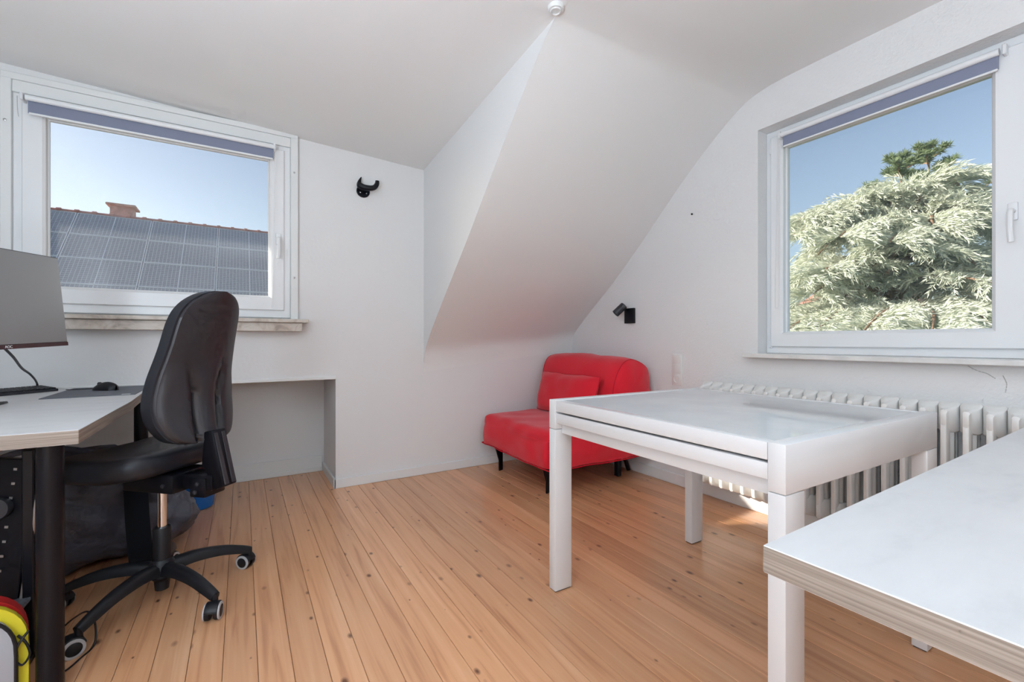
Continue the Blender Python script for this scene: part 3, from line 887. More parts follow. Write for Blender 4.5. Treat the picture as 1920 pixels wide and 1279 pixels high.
# legs
def leg_bar(pts, r=0.013):
    mb = MB(); mb.tube(pts, r, 10); mb.build('leg', M['blackmetal'], sf, smooth=True)
def flat_leg(x, y, ang):
    mb = MB()
    mb.box(-0.02, 0.02, -0.006, 0.006, 0.0, 0.20, 0.002)
    mb.sweep([(0.0, 0, 0.06), (-0.055, 0, 0.20)], [(-0.006, -0.010), (0.006, -0.010), (0.006, 0.010), (-0.006, 0.010)])
    mb.build('leg', M['blackmetal'], sf, loc=bedpt(x, y, 0), rot=(0, 0, ang))
flat_leg(1.662, 2.90, R_(20))
flat_leg(1.672, 2.31, R_(20))
mb = MB(); mb.box(-0.019, 0.019, -0.019, 0.019, 0.0, 0.24, 0.003); mb.build('leg', M['blackmetal'], sf, loc=bedpt(2.315, 2.345, 0))
mb = MB(); mb.box(-0.019, 0.019, -0.019, 0.019, 0.0, 0.24, 0.003); mb.build('leg', M['blackmetal'], sf, loc=bedpt(2.315, 2.88, 0))
leg_bar([bedpt(2.462, 2.385, 0.013), bedpt(2.37, 2.385, 0.24)], 0.016)
leg_bar([bedpt(2.462, 2.85, 0.013), bedpt(2.37, 2.85, 0.24)], 0.016)
mb = MB(); mb.tube([bedpt(1.68, 2.30, 0.23), bedpt(1.68, 2.90, 0.23), bedpt(2.33, 2.90, 0.23), bedpt(2.33, 2.30, 0.23)], 0.012, 8, closed=True)
mb.build('base_frame', M['blackmetal'], sf, smooth=True)

# pillow leaning on the backrest
pl = empty('pillow', (2.010, 2.600, 0.436))
tag(pl, 'red pillow leaning against the backrest of the chair bed', 'pillow')
pl.rotation_euler = (0, R_(12), R_(-3))
mb = MB()
NU, NV = 18, 12
def pil(side):
    rows_ = []
    for i in range(NV+1):
        v = i/NV*2-1
        row = []
        for j in range(NU+1):
            u = j/NU*2-1
            th = 0.060*max(0, (1-u**4))**0.5*max(0, (1-v**4))**0.6
            pin = 1-0.05*(1-abs(u))*abs(v)
            row.append(Vector((side*(th+0.003)-0.004, u*0.355*(1-0.03*(1-v*v)), 0.148+v*0.148*pin)))
        rows_.append([wob(p, 9, 0.010, 1.0) for p in row])
    return rows_
mb.grid(pil(1)); mb.grid(pil(-1))
bmesh.ops.remove_doubles(mb.bm, verts=mb.bm.verts, dist=0.004)
cas = mb.build('pillow_case', M['red'], pl, smooth=True, angle=0)
f_ = pil(0.2)
edge = [r for r in f_[0]] + [r[-1] for r in f_[1:]] + [p for p in f_[-1][::-1][1:]] + [r[0] for r in f_[::-1][1:-1]]
mb = MB(); mb.tube(edge, 0.004, 6, closed=True); mb.build('piping', M['redpipe'], pl, smooth=True)

# ------------------------------------------------------------------ wall spot lamp, sockets, wall hook, nail, ceiling fitting
lp = empty('wall_lamp', (XR, 2.41, 1.16))
tag(lp, 'small black spotlight on the right wall above the red chair bed', 'lamp')
bx('back_plate', -0.024, 0.0, -0.046, 0.046, -0.057, 0.057, M['blackmetal'], lp, bevel=0.003, seg=2)
mb = MB(); mb.tube([(-0.02, 0.02, 0.045), (-0.05, 0.022, 0.052)], 0.008, 10); mb.build('joint', M['blackmetal'], lp, smooth=True)
ax = Vector((-0.55, 0.42, -0.66)).normalized()
q = ax.to_track_quat('Z', 'Y').to_matrix().to_4x4()
c0 = Vector((-0.055, 0.024, 0.072))
mb = MB(); mb.lathe([(0.0, -0.012), (0.024, -0.012), (0.0285, -0.006), (0.0285, 0.082), (0.026, 0.084), (0.024, 0.075), (0.022, 0.055), (0.0, 0.055)], 28, c0, q)
hd = mb.build('lamp_head', M['darkplastic'], lp, smooth=True)
mb = MB(); mb.lathe([(0.0, 0.066), (0.021, 0.066), (0.0225, 0.070), (0.0, 0.071)], 24, c0, q)
mb.build('bulb_face', M['white'], hd, smooth=True)

sk = empty('socket_strip', (XR, 1.987, 0.78))
tag(sk, 'white vertical triple switch and socket plate on the wall near the radiator', 'socket')
bx('cover_frame', -0.009, 0.0, -0.043, 0.043, -0.108, 0.103, M['socket'], sk, bevel=0.003, seg=2)
bx('switch', -0.014, -0.006, -0.029, 0.029, 0.040, 0.098, M['socket'], sk, bevel=0.003, seg=2)
bx('switch', -0.014, -0.006, -0.029, 0.029, -0.028, 0.034, M['socket'], sk, bevel=0.003, seg=2)
mb = MB(); mb.lathe([(0.0, -0.006), (0.020, -0.006), (0.020, 0.006), (0.027, 0.006), (0.028, 0.002), (0.028, -0.008)], 24, (-0.008, 0, -0.068), Matrix.Rotation(R_(-90), 4, 'Y'))
s_ = mb.build('outlet', M['socket'], sk, smooth=True)
for dy in (-0.009, 0.009):
    mb = MB(); mb.lathe([(0.0, 0.0), (0.0027, 0.0), (0.0027, 0.0015), (0, 0.0015)], 10, (-0.0025, dy, -0.068), Matrix.Rotation(R_(-90), 4, 'Y'))
    mb.build('pin_hole', M['darkhole'], s_)

hk = empty('wall_hook', (0.705, YB, 1.985))
tag(hk, 'black horn-shaped wall hook screwed beside the window', 'hook')
mb = MB(); mb.lathe([(0.0, 0.0), (0.044, 0.0), (0.044, 0.008), (0.040, 0.011), (0.0, 0.011)], 28, (0, 0, 0), Matrix.Rotation(R_(90), 4, 'X') @ Matrix.Scale(0.95, 4, (0, 1, 0)))
mb.build('back_plate', M['blackmetal'], hk, smooth=True)
path = spline([(-0.018, -0.030, 0.086), (-0.030, -0.034, 0.052), (-0.030, -0.040, 0.026), (-0.008, -0.052, 0.012), (0.030, -0.062, 0.010), (0.060, -0.066, 0.020), (0.076, -0.068, 0.045), (0.078, -0.069, 0.066)], 5)
n = len(path)
scl = [lerp(0.12, 1.35, min(1, (i/(n-1))/0.30)) if i/(n-1) < 0.30 else lerp(1.35, 0.80, (i/(n-1)-0.30)/0.70) for i in range(n)]
mb = MB(); mb.tube(path, 0.0165, 10, scales=scl); mb.build('cradle', M['blackmetal'], hk, smooth=True)
mb = MB(); mb.tube([(0.0, -0.008, 0.012), (0.0, -0.05, 0.012)], 0.014, 10); mb.build('stem', M['blackmetal'], hk, smooth=True)
for dx in (-0.020, 0.020):
    mb = MB(); mb.lathe([(0.0, 0.0105), (0.0055, 0.0105), (0.0045, 0.0135), (0.0, 0.0145)], 12, (dx, 0, -0.012), Matrix.Rotation(R_(90), 4, 'X'))
    mb.build('screw', M['chrome'], hk, smooth=True)

nl = MB(); nl.lathe([(0.0, 0.0), (0.0035, 0.0), (0.0035, 0.006), (0.006, 0.007), (0.006, 0.010), (0.0, 0.011)], 12, (0, 0, 0), Matrix.Rotation(R_(-90), 4, 'Y'))
tag(nl.build('wall_nail', M['blackmetal'], loc=(XR, 1.872, 1.797)), 'tiny dark nail in the right wall under the sloping ceiling', 'nail')

cf = empty('ceiling_fitting', (1.107, 1.475, 2.352))
tag(cf, 'small round white fitting on the ceiling at the tip of the dormer', 'ceiling fitting')
mb = MB(); mb.lathe([(0.0, 0.012), (0.034, 0.012), (0.034, -0.012), (0.030, -0.020), (0.0, -0.022)], 24); mb.build('housing', M['trim'], cf, smooth=True)
mb = MB(); mb.lathe([(0.016, -0.0215), (0.018, -0.026), (0.022, -0.026), (0.024, -0.0215)], 24, cap=False); mb.build('rim', M['trim'], cf, smooth=True)

# ------------------------------------------------------------------ office chair
CH = R_(138)
oc = empty('office_chair', (-0.257, 2.127, 0), CH)
tag(oc, 'black swivel office chair with tall contoured backrest at the desk', 'chair')
# star base
base = empty('star_base', (0, 0, 0), 0, oc)
mb = MB(); mb.lathe([(0.0, 0.035), (0.022, 0.035), (0.025, 0.07), (0.040, 0.085), (0.040, 0.135), (0.031, 0.150), (0.0, 0.150)], 24)
mb.build('hub', M['blackplastic'], base, smooth=True)
arm_a = [R_(a)-CH for a in (18, -54, -126, 162, 90)]
def arm_mesh():
    mb = MB()
    path = spline([(0.025, 0, 0.118), (0.10, 0, 0.124), (0.19, 0, 0.113), (0.265, 0, 0.090), (0.305, 0, 0.074)], 5)
    n_ = len(path)
    prof = [(-0.020, -0.016), (0.020, -0.016), (0.017, 0.006), (0.008, 0.014), (-0.008, 0.014), (-0.017, 0.006)]
    sc_ = [(1.25-0.5*i/(n_-1), 1.45-0.65*i/(n_-1)) for i in range(n_)]
    mb.sweep(path, prof, sc_)
    bmesh.ops.recalc_face_normals(mb.bm, faces=mb.bm.faces)
    me = bpy.data.meshes.new('chair_arm_spoke'); mb.bm.to_mesh(me); mb.bm.free()
    for p in me.polygons: p.use_smooth = True
    me.set_sharp_from_angle(angle=R_(50)); me.materials.append(M['blackplastic']); return me
am = arm_mesh()
def wheel_meshes():
    rot = Matrix.Rotation(R_(90), 4, 'X')
    mb = MB()
    for s in (-1, 1):
        mb.lathe([(0.0, s*0.007), (0.026, s*0.007), (0.0275, s*0.010), (0.0275, s*0.022), (0.024, s*0.025), (0.0, s*0.0255)], 24, (0, 0, 0.0275), rot)
    bmesh.ops.recalc_face_normals(mb.bm, faces=mb.bm.faces)
    w = bpy.data.meshes.new('caster_wheels'); mb.bm.to_mesh(w); mb.bm.free(); w.materials.append(M['blackplastic'])
    mb = MB()
    for s in (-1, 1):
        mb.lathe([(0.0245, s*0.022), (0.0285, s*0.0205), (0.0285, s*0.0245), (0.0225, s*0.0262), (0.0205, s*0.0258), (0.0205, s*0.024)], 24, (0, 0, 0.0275), rot, cap=False)
    r_ = bpy.data.meshes.new('caster_rims'); bmesh.ops.recalc_face_normals(mb.bm, faces=mb.bm.faces); mb.bm.to_mesh(r_); mb.bm.free(); r_.materials.append(M['grey_ring'])
    mb = MB()
    prof_ = [(math.cos(a)*0.033, 0.0275+math.sin(a)*0.033) for a in [R_(d) for d in range(10, 171, 16)]] + [(-0.018, 0.030), (0.018, 0.030)]
    mb.prism(prof_, 'y', -0.0205, 0.0205, 0.003, 2)
    mb.lathe([(0.0, 0.05), (0.011, 0.05), (0.011, 0.082), (0.0, 0.082)], 14, (0.016, 0, 0))
    h_ = bpy.data.meshes.new('caster_hood'); bmesh.ops.recalc_face_normals(mb.bm, faces=mb.bm.faces); mb.bm.to_mesh(h_); mb.bm.free(); h_.materials.append(M['blackplastic'])
    for me in (w, r_, h_):
        for p in me.polygons: p.use_smooth = True
        me.set_sharp_from_angle(angle=R_(40))
    return w, r_, h_
wm, rm_, hm_ = wheel_meshes()
swiv = [R_(-40), R_(75), R_(25), R_(-20), R_(60)]
for a, sv in zip(arm_a, swiv):
    o = link('spoke', am, None, base); o.rotation_euler = (0, 0, a)
    cst = empty('caster', (0.300*math.cos(a), 0.300*math.sin(a), 0), sv-CH, oc)
    link('caster_hood', hm_, None, cst, (-0.016, 0, 0)); link('wheels', wm, None, cst, (-0.016, 0, 0)); link('wheel_rims', rm_, None, cst, (-0.016, 0, 0))
mb = MB(); mb.lathe([(0.0, 0.14), (0.029, 0.14), (0.0285, 0.262), (0.026, 0.268), (0.0, 0.268)], 24); mb.build('gas_sleeve', M['blackplastic'], oc, smooth=True)
mb = MB(); mb.lathe([(0.0, 0.262), (0.015, 0.262), (0.015, 0.43), (0.0, 0.43)], 20); mb.build('gas_piston', M['chrome'], oc, smooth=True)
# mechanism
mech = MB()
mech.box(-0.13, 0.09, -0.075, 0.075, 0.420, 0.490, 0.008, 2)
mech.box(-0.255, -0.10, -0.036, 0.036, 0.430, 0.485, 0.006, 2)
mech.box(-0.235, -0.17, -0.046, 0.046, 0.405, 0.475, 0.006, 2)
mech.build('tilt_mechanism', M['blackmetal'], oc, smooth=True)
mb = MB(); mb.tube([(0.02, -0.07, 0.44), (0.02, -0.20, 0.435)], 0.006, 8); mb.box(0.0, 0.04, -0.24, -0.19, 0.425, 0.442, 0.005, 2)
mb.build('lever', M['blackplastic'], oc, smooth=True)
for (x, y, z) in ((-0.205, 0.046, 0.455), (-0.195, 0.046, 0.425), (-0.09, 0.075, 0.45)):
    mb = MB(); mb.lathe([(0.0, 0.0), (0.008, 0.0), (0.007, 0.005), (0.0, 0.006)], 12, (x, y, z), Matrix.Rotation(R_(-90), 4, 'X')); mb.build('bolt', M['darkplastic'], oc, smooth=True)
# seat cushion: rounded, dished, with a waterfall front
mb = MB()
NA, NB = 40, 9
def seat_outline(a):
    ca, sa = math.cos(a), math.sin(a)
    e = 0.42
    x = math.copysign(abs(ca)**e, ca); y = math.copysign(abs(sa)**e, sa)
    return (0.125 + 0.245*x, 0.238*y*(0.90 + 0.10*(x*0.5+0.5)))
ringsT = []
prof_seat = [(1.0, 0.0), (1.0, 1.0)]
levels = [(0.0, 0.492), (0.55, 0.486), (0.90, 0.482), (0.975, 0.488), (1.0, 0.502), (1.005, 0.525), (0.99, 0.546), (0.95, 0.558), (0.85, 0.562), (0.65, 0.556), (0.35, 0.549), (0.0, 0.547)]
V = []
for s, z in levels:
    row = []
    for k_ in range(NA):
        x, y = seat_outline(2*PI*k_/NA)
        px_ = 0.125+(x-0.125)*s; py_ = y*s
        fall = 0.035*ss(0.24, 0.38, px_)
        rear = 0.015*ss(0.05, -0.12, px_) if px_ < 0.05 else 0.0
        row.append(mb.bm.verts.new((px_, py_, z - fall + 0.015*(1-ss(-0.12, 0.05, px_)))))
    V.append(row)
for i in range(len(V)-1):
    for k_ in range(NA):
        mb.bm.faces.new((V[i][k_], V[i][(k_+1) % NA], V[i+1][(k_+1) % NA], V[i+1][k_]))
bmesh.ops.remove_doubles(mb.bm, verts=mb.bm.verts, dist=1e-5)
mb.build('seat', M['chairfabric'], oc, smooth=True, angle=0)
# backrest
Wt = [(0.605, 0.085), (0.62, 0.125), (0.65, 0.150), (0.70, 0.168), (0.76, 0.170), (0.83, 0.162), (0.90, 0.150), (0.96, 0.142), (1.03, 0.136), (1.075, 0.127), (1.11, 0.107), (1.135, 0.076), (1.147, 0.046), (1.152, 0.022)]
Xt = [(0.605, -0.200), (0.68, -0.186), (0.76, -0.178), (0.85, -0.186), (0.95, -0.207), (1.05, -0.231), (1.152, -0.262)]
def smooth_tab(tab):
    pts = spline([(a, b, 0) for a, b in tab], 6); return [(p.x, p.y) for p in pts]
Wt2, Xt2 = smooth_tab(Wt), smooth_tab(Xt)
NVb, NUb = 44, 30
def back_pt(u, z, off, shrink=0.0):
    w = max(0.012, interp(Wt2, z) - shrink)
    y = u*w
    wrap = 0.036*(abs(y)/0.165)**2.0
    return Vector((interp(Xt2, z) + wrap + off, y, z))
zs = [lerp(0.605, 1.152, (1-math.cos(PI*i/NVb))/2) for i in range(NVb+1)]
us = [math.sin(PI/2*(2*j/NUb-1)) for j in range(NUb+1)]
# padded front (towards the sitter) and rim
mb = MB()
fr_ = [[back_pt(u, z, 0.030 + 0.026*(1-abs(u)**4)**0.5*min(1, 8*(z-0.600), 8*(1.158-z))) for u in us] for z in zs]
bk_ = [[back_pt(u, z, -0.001, 0.004) for u in us] for z in zs]
mb.grid(fr_); mb.grid(bk_)
for rows_ in (fr_, bk_): pass
def stitch(mb, A, B):
    va = [mb.bm.verts.new(p) for p in A]; vb = [mb.bm.verts.new(p) for p in B]
    for i in range(len(A)):
        j = (i+1) % len(A); mb.bm.faces.new((va[i], va[j], vb[j], vb[i]))
def outline(rows_): return list(rows_[0]) + [r[-1] for r in rows_[1:-1]] + list(rows_[-1][::-1]) + [r[0] for r in rows_[-2:0:-1]]
stitch(mb, outline(fr_), outline(bk_))
bmesh.ops.remove_doubles(mb.bm, verts=mb.bm.verts, dist=1e-4)
bk = mb.build('backrest', M['chairfabric'], oc, smooth=True, angle=50)
# moulded shell on the rear with a raised spine between two grooves
mb = MB()
def shell_off(u, z):
    w = interp(Wt2, z); y = abs(u*w)
    base_ = -0.010 - 0.006*(1-abs(u)**3)
    spw = lerp(0.050, 0.100, ss(0.76, 0.98, z)) if z > 0.7 else lerp(0.046, 0.050, ss(0.6, 0.7, z))
    g = ss(0.90, 0.82, z)*0+ (1-ss(0.78, 0.92, z))
    groove = g*0.020*math.exp(-((y-spw)/0.013)**2)
    spine = -g*0.014*(1-ss(spw-0.012, spw, y))
    wing = -g*0.010*ss(spw, spw+0.02, y)*(1-ss(0.9, 1.0, abs(u)))
    return base_ + groove + spine + wing
sh = [[back_pt(u, z, shell_off(u, z), 0.012) for u in us] for z in zs[1:-1]]
mb.grid(sh)
rim = [[back_pt(u, z, 0.004, 0.010) for u in us] for z in zs[1:-1]]
stitch(mb, outline(sh), outline(rim))
bmesh.ops.remove_doubles(mb.bm, verts=mb.bm.verts, dist=1e-4)
mb.build('back_shell', M['chairshell'], bk, smooth=True, angle=60)
# back bar with its ribbed cover
bar = MB()
bar.prism([(-0.215, 0.64), (-0.250, 0.645), (-0.300, 0.445), (-0.262, 0.432), (-0.205, 0.52)], 'y', -0.030, 0.030, 0.004, 2)
bb = bar.build('back_bar', M['blackmetal'], oc, smooth=True)
for y in (-0.016, 0.016):
    mb = MB(); mb.sweep([(-0.2495, y, 0.635), (-0.2995, y, 0.452)], [(-0.010, -0.004), (0.010, -0.004), (0.007, 0.004), (-0.007, 0.004)], up=(0, 1, 0) if False else (-1, 0, 0))
    mb.build('rib', M['chairshell'], bb)

# ------------------------------------------------------------------ monitor
uL = Vector((-0.338, -0.94, -0.040)).normalized()      # along the screen, away from its right edge
nn = Vector((0.94, -0.338, 0.07)).normalized()
vv = nn.cross(uL).normalized()
if vv.z < 0: vv = -vv
BR = Vector((-0.590, 2.430, 0.953))
mon = empty('computer_monitor', (-0.75, 2.16, 0.73))
tag(mon, 'black flat computer monitor with dark red lower bezel on the desk', 'monitor')
om = Vector((-0.75, 2.16, 0.73))
MM = Matrix(((uL.x, vv.x, nn.x, BR.x-om.x), (uL.y, vv.y, nn.y, BR.y-om.y), (uL.z, vv.z, nn.z, BR.z-om.z), (0, 0, 0, 1)))
MWd, MHt = 0.61, 0.345
mb = MB(); mb.box(0, MWd, 0, MHt, -0.022, 0.0, 0.003, 2, M=MM); mb.box(0.12, 0.49, 0.05, 0.30, -0.05, -0.02, 0.012, 2, M=MM)
mb.build('housing', M['blackplastic'], mon, smooth=True)
mb = MB(); mb.box(0.003, MWd-0.003, 0.016, MHt-0.003, -0.001, 0.0008, M=MM); mb.build('screen', M['screen'], mon)
mb = MB(); mb.box(0.0005, MWd-0.0005, -0.0005, 0.0145, -0.002, 0.0025, 0.001, M=MM); bz = mb.build('lower_bezel', M['bezelred'], mon)
# maker's lettering on the bezel
def text_mesh(body, size):
    cu = bpy.data.curves.new('lettering', 'FONT'); cu.body = body; cu.size = size; cu.extrude = 0.0004; cu.align_x = 'CENTER'; cu.align_y = 'CENTER'
    ob_ = bpy.data.objects.new('lettering_tmp', cu); COL.objects.link(ob_)
    dg = bpy.context.evaluated_depsgraph_get()
    me = bpy.data.meshes.new_from_object(ob_.evaluated_get(dg)); bpy.data.objects.remove(ob_); return me
tm = text_mesh('AOC', 0.013)
TM = Matrix(((-uL.x, vv.x, nn.x, 0), (-uL.y, vv.y, nn.y, 0), (-uL.z, vv.z, nn.z, 0), (0, 0, 0, 1)))
for v in tm.vertices: v.co = TM @ v.co + (MM @ Vector((0.262, 0.0072, 0.0030)))
link('lettering', tm, M['white'], bz)
# stand
mb = MB(); mb.tube([Vector((-0.80, 2.165, 0.745))-om, Vector((-0.80, 2.165, 1.10))-om], 0.022, 14)
mb.sweep([Vector((-0.80, 2.165, 1.10))-om, MM @ Vector((0.305, 0.17, -0.045))], [(-0.03, -0.03), (0.03, -0.03), (0.03, 0.03), (-0.03, 0.03)])
mb.build('stand_neck', M['blackplastic'], mon, smooth=True)
for tip in ((-0.780, 2.485), (-0.735, 1.860)):
    mb = MB(); mb.sweep(spline([Vector((-0.80, 2.165, 0.738))-om, Vector((-0.80+(tip[0]+0.80)*0.5, 2.165+(tip[1]-2.165)*0.5, 0.740))-om, Vector((tip[0], tip[1], 0.734))-om], 5), [(-0.022, -0.006), (0.022, -0.006), (0.015, 0.007), (-0.015, 0.007)], [(1-0.06*i, 1-0.05*i) for i in range(11)])
    mb.build('stand_leg', M['blackplastic'], mon, smooth=True)
pts = [MM @ Vector((0.262, 0.004, -0.010))] + [Vector(p)-om for p in ((-0.71, 2.33, 0.91), (-0.76, 2.57, 0.86), (-0.81, 2.83, 0.82), (-0.848, 3.03, 0.775), (-0.857, 3.080, 0.735), (-0.86, 3.085, 0.60))]
mb = MB(); mb.tube(spline(pts, 8), 0.0042, 8); mb.build('cable', M['blackplastic'], mon, smooth=True)

# ------------------------------------------------------------------ things on the desk
DZ = 0.7302
mpad = MB(); mpad.prism([(-0.711, 2.566), (-0.407, 2.574), (-0.4145, 3.052), (-0.720, 3.052)], 'z', 0, 0.003)
mp_ = mpad.build('mouse_pad', M['pad'], loc=(0, 0, DZ)); tag(mp_, 'dark grey cloth mouse pad on the desk under the mouse', 'mouse pad')
mb = MB(); mb.box(-0.455, -0.425, 2.580, 2.600, 0.0031, 0.0035); mb.build('printed_tag', M['white'], mp_)
ms = empty('computer_mouse', (-0.560, 2.852, DZ+0.0032), R_(140))
tag(ms, 'black computer mouse on the grey mouse pad', 'mouse')
mb = MB()
rows = []
for i in range(13):
    t = i/12
    x = lerp(-0.060, 0.060, t)
    w = 0.033*max(0.02, (1-abs(2*t-1)**2.8))**0.45*(1-0.10*math.sin(PI*t))
    h = 0.040*max(0.02, math.sin(PI*min(0.97, 0.16+t*0.80)))**0.8
    rows.append([Vector((x, w*math.cos(a), h*math.sin(a)**0.75 if 0 < a < PI else 0.0)) for a in [PI*j/14 for j in range(15)]])
mb.grid(rows); mb.bm.faces.new([v for v in [mb.bm.verts.new(r[0]) for r in rows] + [mb.bm.verts.new(r[-1]) for r in rows[::-1]]])
bmesh.ops.remove_doubles(mb.bm, verts=mb.bm.verts, dist=1e-5)
mb.build('body', M['blackplastic'], ms, smooth=True)
mb = MB(); mb.lathe([(0.0, -0.004), (0.010, -0.004), (0.010, 0.004), (0.0, 0.004)], 16, (0.034, 0, 0.028), Matrix.Rotation(R_(90), 4, 'X')); mb.build('scroll_wheel', M['darkplastic'], ms, smooth=True)
mb = MB(); mb.tube(spline([(0.058, 0, 0.008), (0.10, 0.0, 0.004), (0.16, 0.03, 0.0026), (0.185, 0.032, 0.0026)], 6), 0.002, 6); mb.build('cord', M['blackplastic'], ms, smooth=True)

ku = Vector((-0.67, -0.74, 0)).normalized()
kb = empty('keyboard', (-0.751, 2.959, DZ), math.atan2(ku.y, ku.x))
tag(kb, 'black computer keyboard at the left edge of the desk', 'keyboard')
mb = MB(); mb.prism([(0.0, 0.0), (-0.10, 0.0), (-0.10, 0.022), (0.0, 0.012)], 'x', 0.0, 0.40, 0.002)
mb.build('case', M['darkplastic'], kb)
km = MB(); km.box(-0.0085, 0.0085, -0.0085, 0.0085, 0, 0.006, 0.0015)
bmesh.ops.recalc_face_normals(km.bm, faces=km.bm.faces); kme = bpy.data.meshes.new('key'); km.bm.to_mesh(kme); km.bm.free(); kme.materials.append(M['blackplastic'])
for r in range(5):
    for c in range(19):
        o = link('key', kme, None, kb, (0.016+c*0.0204, -0.012-r*0.0190, 0.0125+0.0019*r), (R_(-5.5), 0, 0))
mb = MB(); mb.tube(spline([(0.22, -0.099, 0.012), (0.24, -0.115, 0.018), (0.20, -0.128, 0.022), (0.16, -0.118, 0.008), (0.05, -0.11, 0.003)], 6), 0.0025, 6); mb.build('cord', M['blackplastic'], kb, smooth=True)

# ------------------------------------------------------------------ under the desk
bg_ = empty('duffel_bag', (-0.60, 2.635, 0))
tag(bg_, 'large slumped dark grey duffel bag on the floor under the desk', 'bag')
mb = MB()
bmesh.ops.create_icosphere(mb.bm, subdivisions=5, radius=1.0)
for v in mb.bm.verts:
    d = v.co.copy()
    p = Vector((math.copysign(abs(d.x)**0.72, d.x)*0.40, math.copysign(abs(d.y)**0.72, d.y)*0.195, math.copysign(abs(d.z)**0.8, d.z)*0.255+0.245))
    # slumps towards its right end, sags in the middle
    p.z *= 1.0 - 0.36*ss(0.05, 0.40, p.x)
    p.y *= 1.0 - 0.35*ss(0.0, 0.40, p.x) if p.y < 0 else 1.0
    nz = noise.fractal(Vector((p.x*5, p.y*5, p.z*5+2)), 0.8, 2.0, 4)
    cr = abs(noise.noise(Vector((p.x*4+5, p.y*4, p.z*6))))
    cr2 = abs(noise.noise(Vector((p.x*7-3, p.y*5+1, p.z*11+p.x*4))))
    p += d*(0.036*nz - 0.085*max(0, 0.24-cr) - 0.07*max(0, 0.14-cr2))
    p.z = max(0.001, p.z)
    v.co = p
mb.build('body', M['bag'], bg_, smooth=True, angle=0)
mb = MB(); mb.sweep(spline([(0.19, -0.02, 0.42), (0.20, -0.11, 0.40), (0.215, -0.175, 0.31), (0.225, -0.205, 0.20), (0.235, -0.212, 0.08), (0.24, -0.212, 0.008)], 5), [(-0.040, -0.003), (0.040, -0.003), (0.040, 0.003), (-0.040, 0.003)], up=(0, 0, 1))
mb.build('strap', M['strap'], bg_, smooth=True)
mb = MB(); mb.tube(spline([(-0.26, -0.10, 0.47), (-0.18, -0.10, 0.52), (-0.06, -0.08, 0.525), (0.06, -0.08, 0.49), (0.10, -0.09, 0.45)], 6), 0.012, 8); mb.build('carry_handle', M['bag'], bg_, smooth=True)

bn = empty('bucket', (-0.235, 3.19, 0))
tag(bn, 'blue plastic bucket behind the duffel bag by the niche', 'bucket')
mb = MB(); mb.lathe([(0.0, 0.0), (0.090, 0.0), (0.094, 0.004), (0.112, 0.205), (0.108, 0.205), (0.090, 0.006), (0.0, 0.006)], 36); mb.build('body', M['blue'], bn, smooth=True)
mb = MB(); mb.lathe([(0.111, 0.196), (0.118, 0.196), (0.118, 0.206), (0.109, 0.207)], 36, cap=False); mb.build('rim', M['blue'], bn, smooth=True)

fx = empty('perforated_frame', (-0.60, 1.93, 0))
tag(fx, 'black metal frame with a column of holes and round knob under the desk', 'metal frame')
TLT = Matrix.Translation(Vector((0.01, 0, 0.15))) @ Matrix.Rotation(R_(6.3), 4, 'Y') @ Matrix.Rotation(R_(-20), 4, 'Z')
mb = MB(); mb.box(-0.16, 0.012, -0.012, 0.012, -0.02, 0.46, 0.003, M=TLT); mb.build('plate', M['blackmetal'], fx)
hmk = MB(); hmk.box(-0.0045, 0.0045, -0.0015, 0.0, -0.0035, 0.0035)
bmesh.ops.recalc_face_normals(hmk.bm, faces=hmk.bm.faces); hme = bpy.data.meshes.new('hole'); hmk.bm.to_mesh(hme); hmk.bm.free(); hme.materials.append(M['steel'])
for i in range(11):
    o = link('hole', hme, None, fx); o.matrix_local = TLT @ Matrix.Translation(Vector((-0.040, -0.0125, 0.43-0.043*i)))
mb = MB(); mb.lathe([(0.0, 0.0), (0.030, 0.0), (0.032, 0.006), (0.030, 0.020), (0.0, 0.022)], 24, TLT @ Vector((-0.060, -0.012, 0.315)), TLT.to_3x3().to_4x4() @ Matrix.Rotation(R_(90), 4, 'X')); mb.build('knob', M['darkplastic'], fx, smooth=True)
mb = MB(); mb.tube([TLT @ Vector((0.022, -0.006, 0.0)), TLT @ Vector((0.022, -0.006, 0.47))], 0.006, 10); mb.build('rod', M['steel'], fx, smooth=True)
mb = MB(); mb.box(0.034, 0.060, -0.02, 0.02, 0.0, 0.64, 0.003); mb.build('post', M['blackmetal'], fx)
mb = MB(); mb.box(-0.062, -0.050, -0.03, -0.02, 0.60, 0.665, 0.001); mb.build('clip', M['grey_ring'], fx)
mb = MB(); mb.box(-0.10, 0.06, -0.06, 0.07, 0.0, 0.02, 0.003); mb.build('foot', M['blackmetal'], fx)
mb = MB(); mb.box(0.0, 0.055, -0.115, 0.0, 0.185, 0.195, 0.002); mb.build('foot_plate', M['footplate'], fx)

# red, yellow and white sports bag standing in the lower left corner
sb = empty('sports_bag', (-0.655, 1.660, 0), math.atan2(0.28, 0.96))
tag(sb, 'red and yellow sports bag with pale grey front standing under the desk corner', 'sports bag')
def arch(hw_, h, n=20):
    pts = [(hw_, 0.0)]
    for i in range(n+1):
        a = PI*i/n
        pts.append((hw_*math.copysign(abs(math.cos(a))**0.75, math.cos(a)), (h-hw_*0.9) + hw_*0.9*math.sin(a)**0.75))
    pts.append((-hw_, 0.0)); return pts
mb = MB(); mb.prism(arch(0.148, 0.268), 'y', -0.012, 0.10, 0.006, 2); mb.build('front_panel', M['greyfabric'], sb, smooth=True)
mb = MB(); mb.sweep([(x, 0.02, z) for x, z in arch(0.158, 0.280)], [(-0.012, -0.015), (0.012, -0.015), (0.014, 0.0), (0.010, 0.015), (-0.010, 0.015), (-0.014, 0.0)], up=(0, 1, 0)); mb.build('yellow_band', M['yellow'], sb, smooth=True)
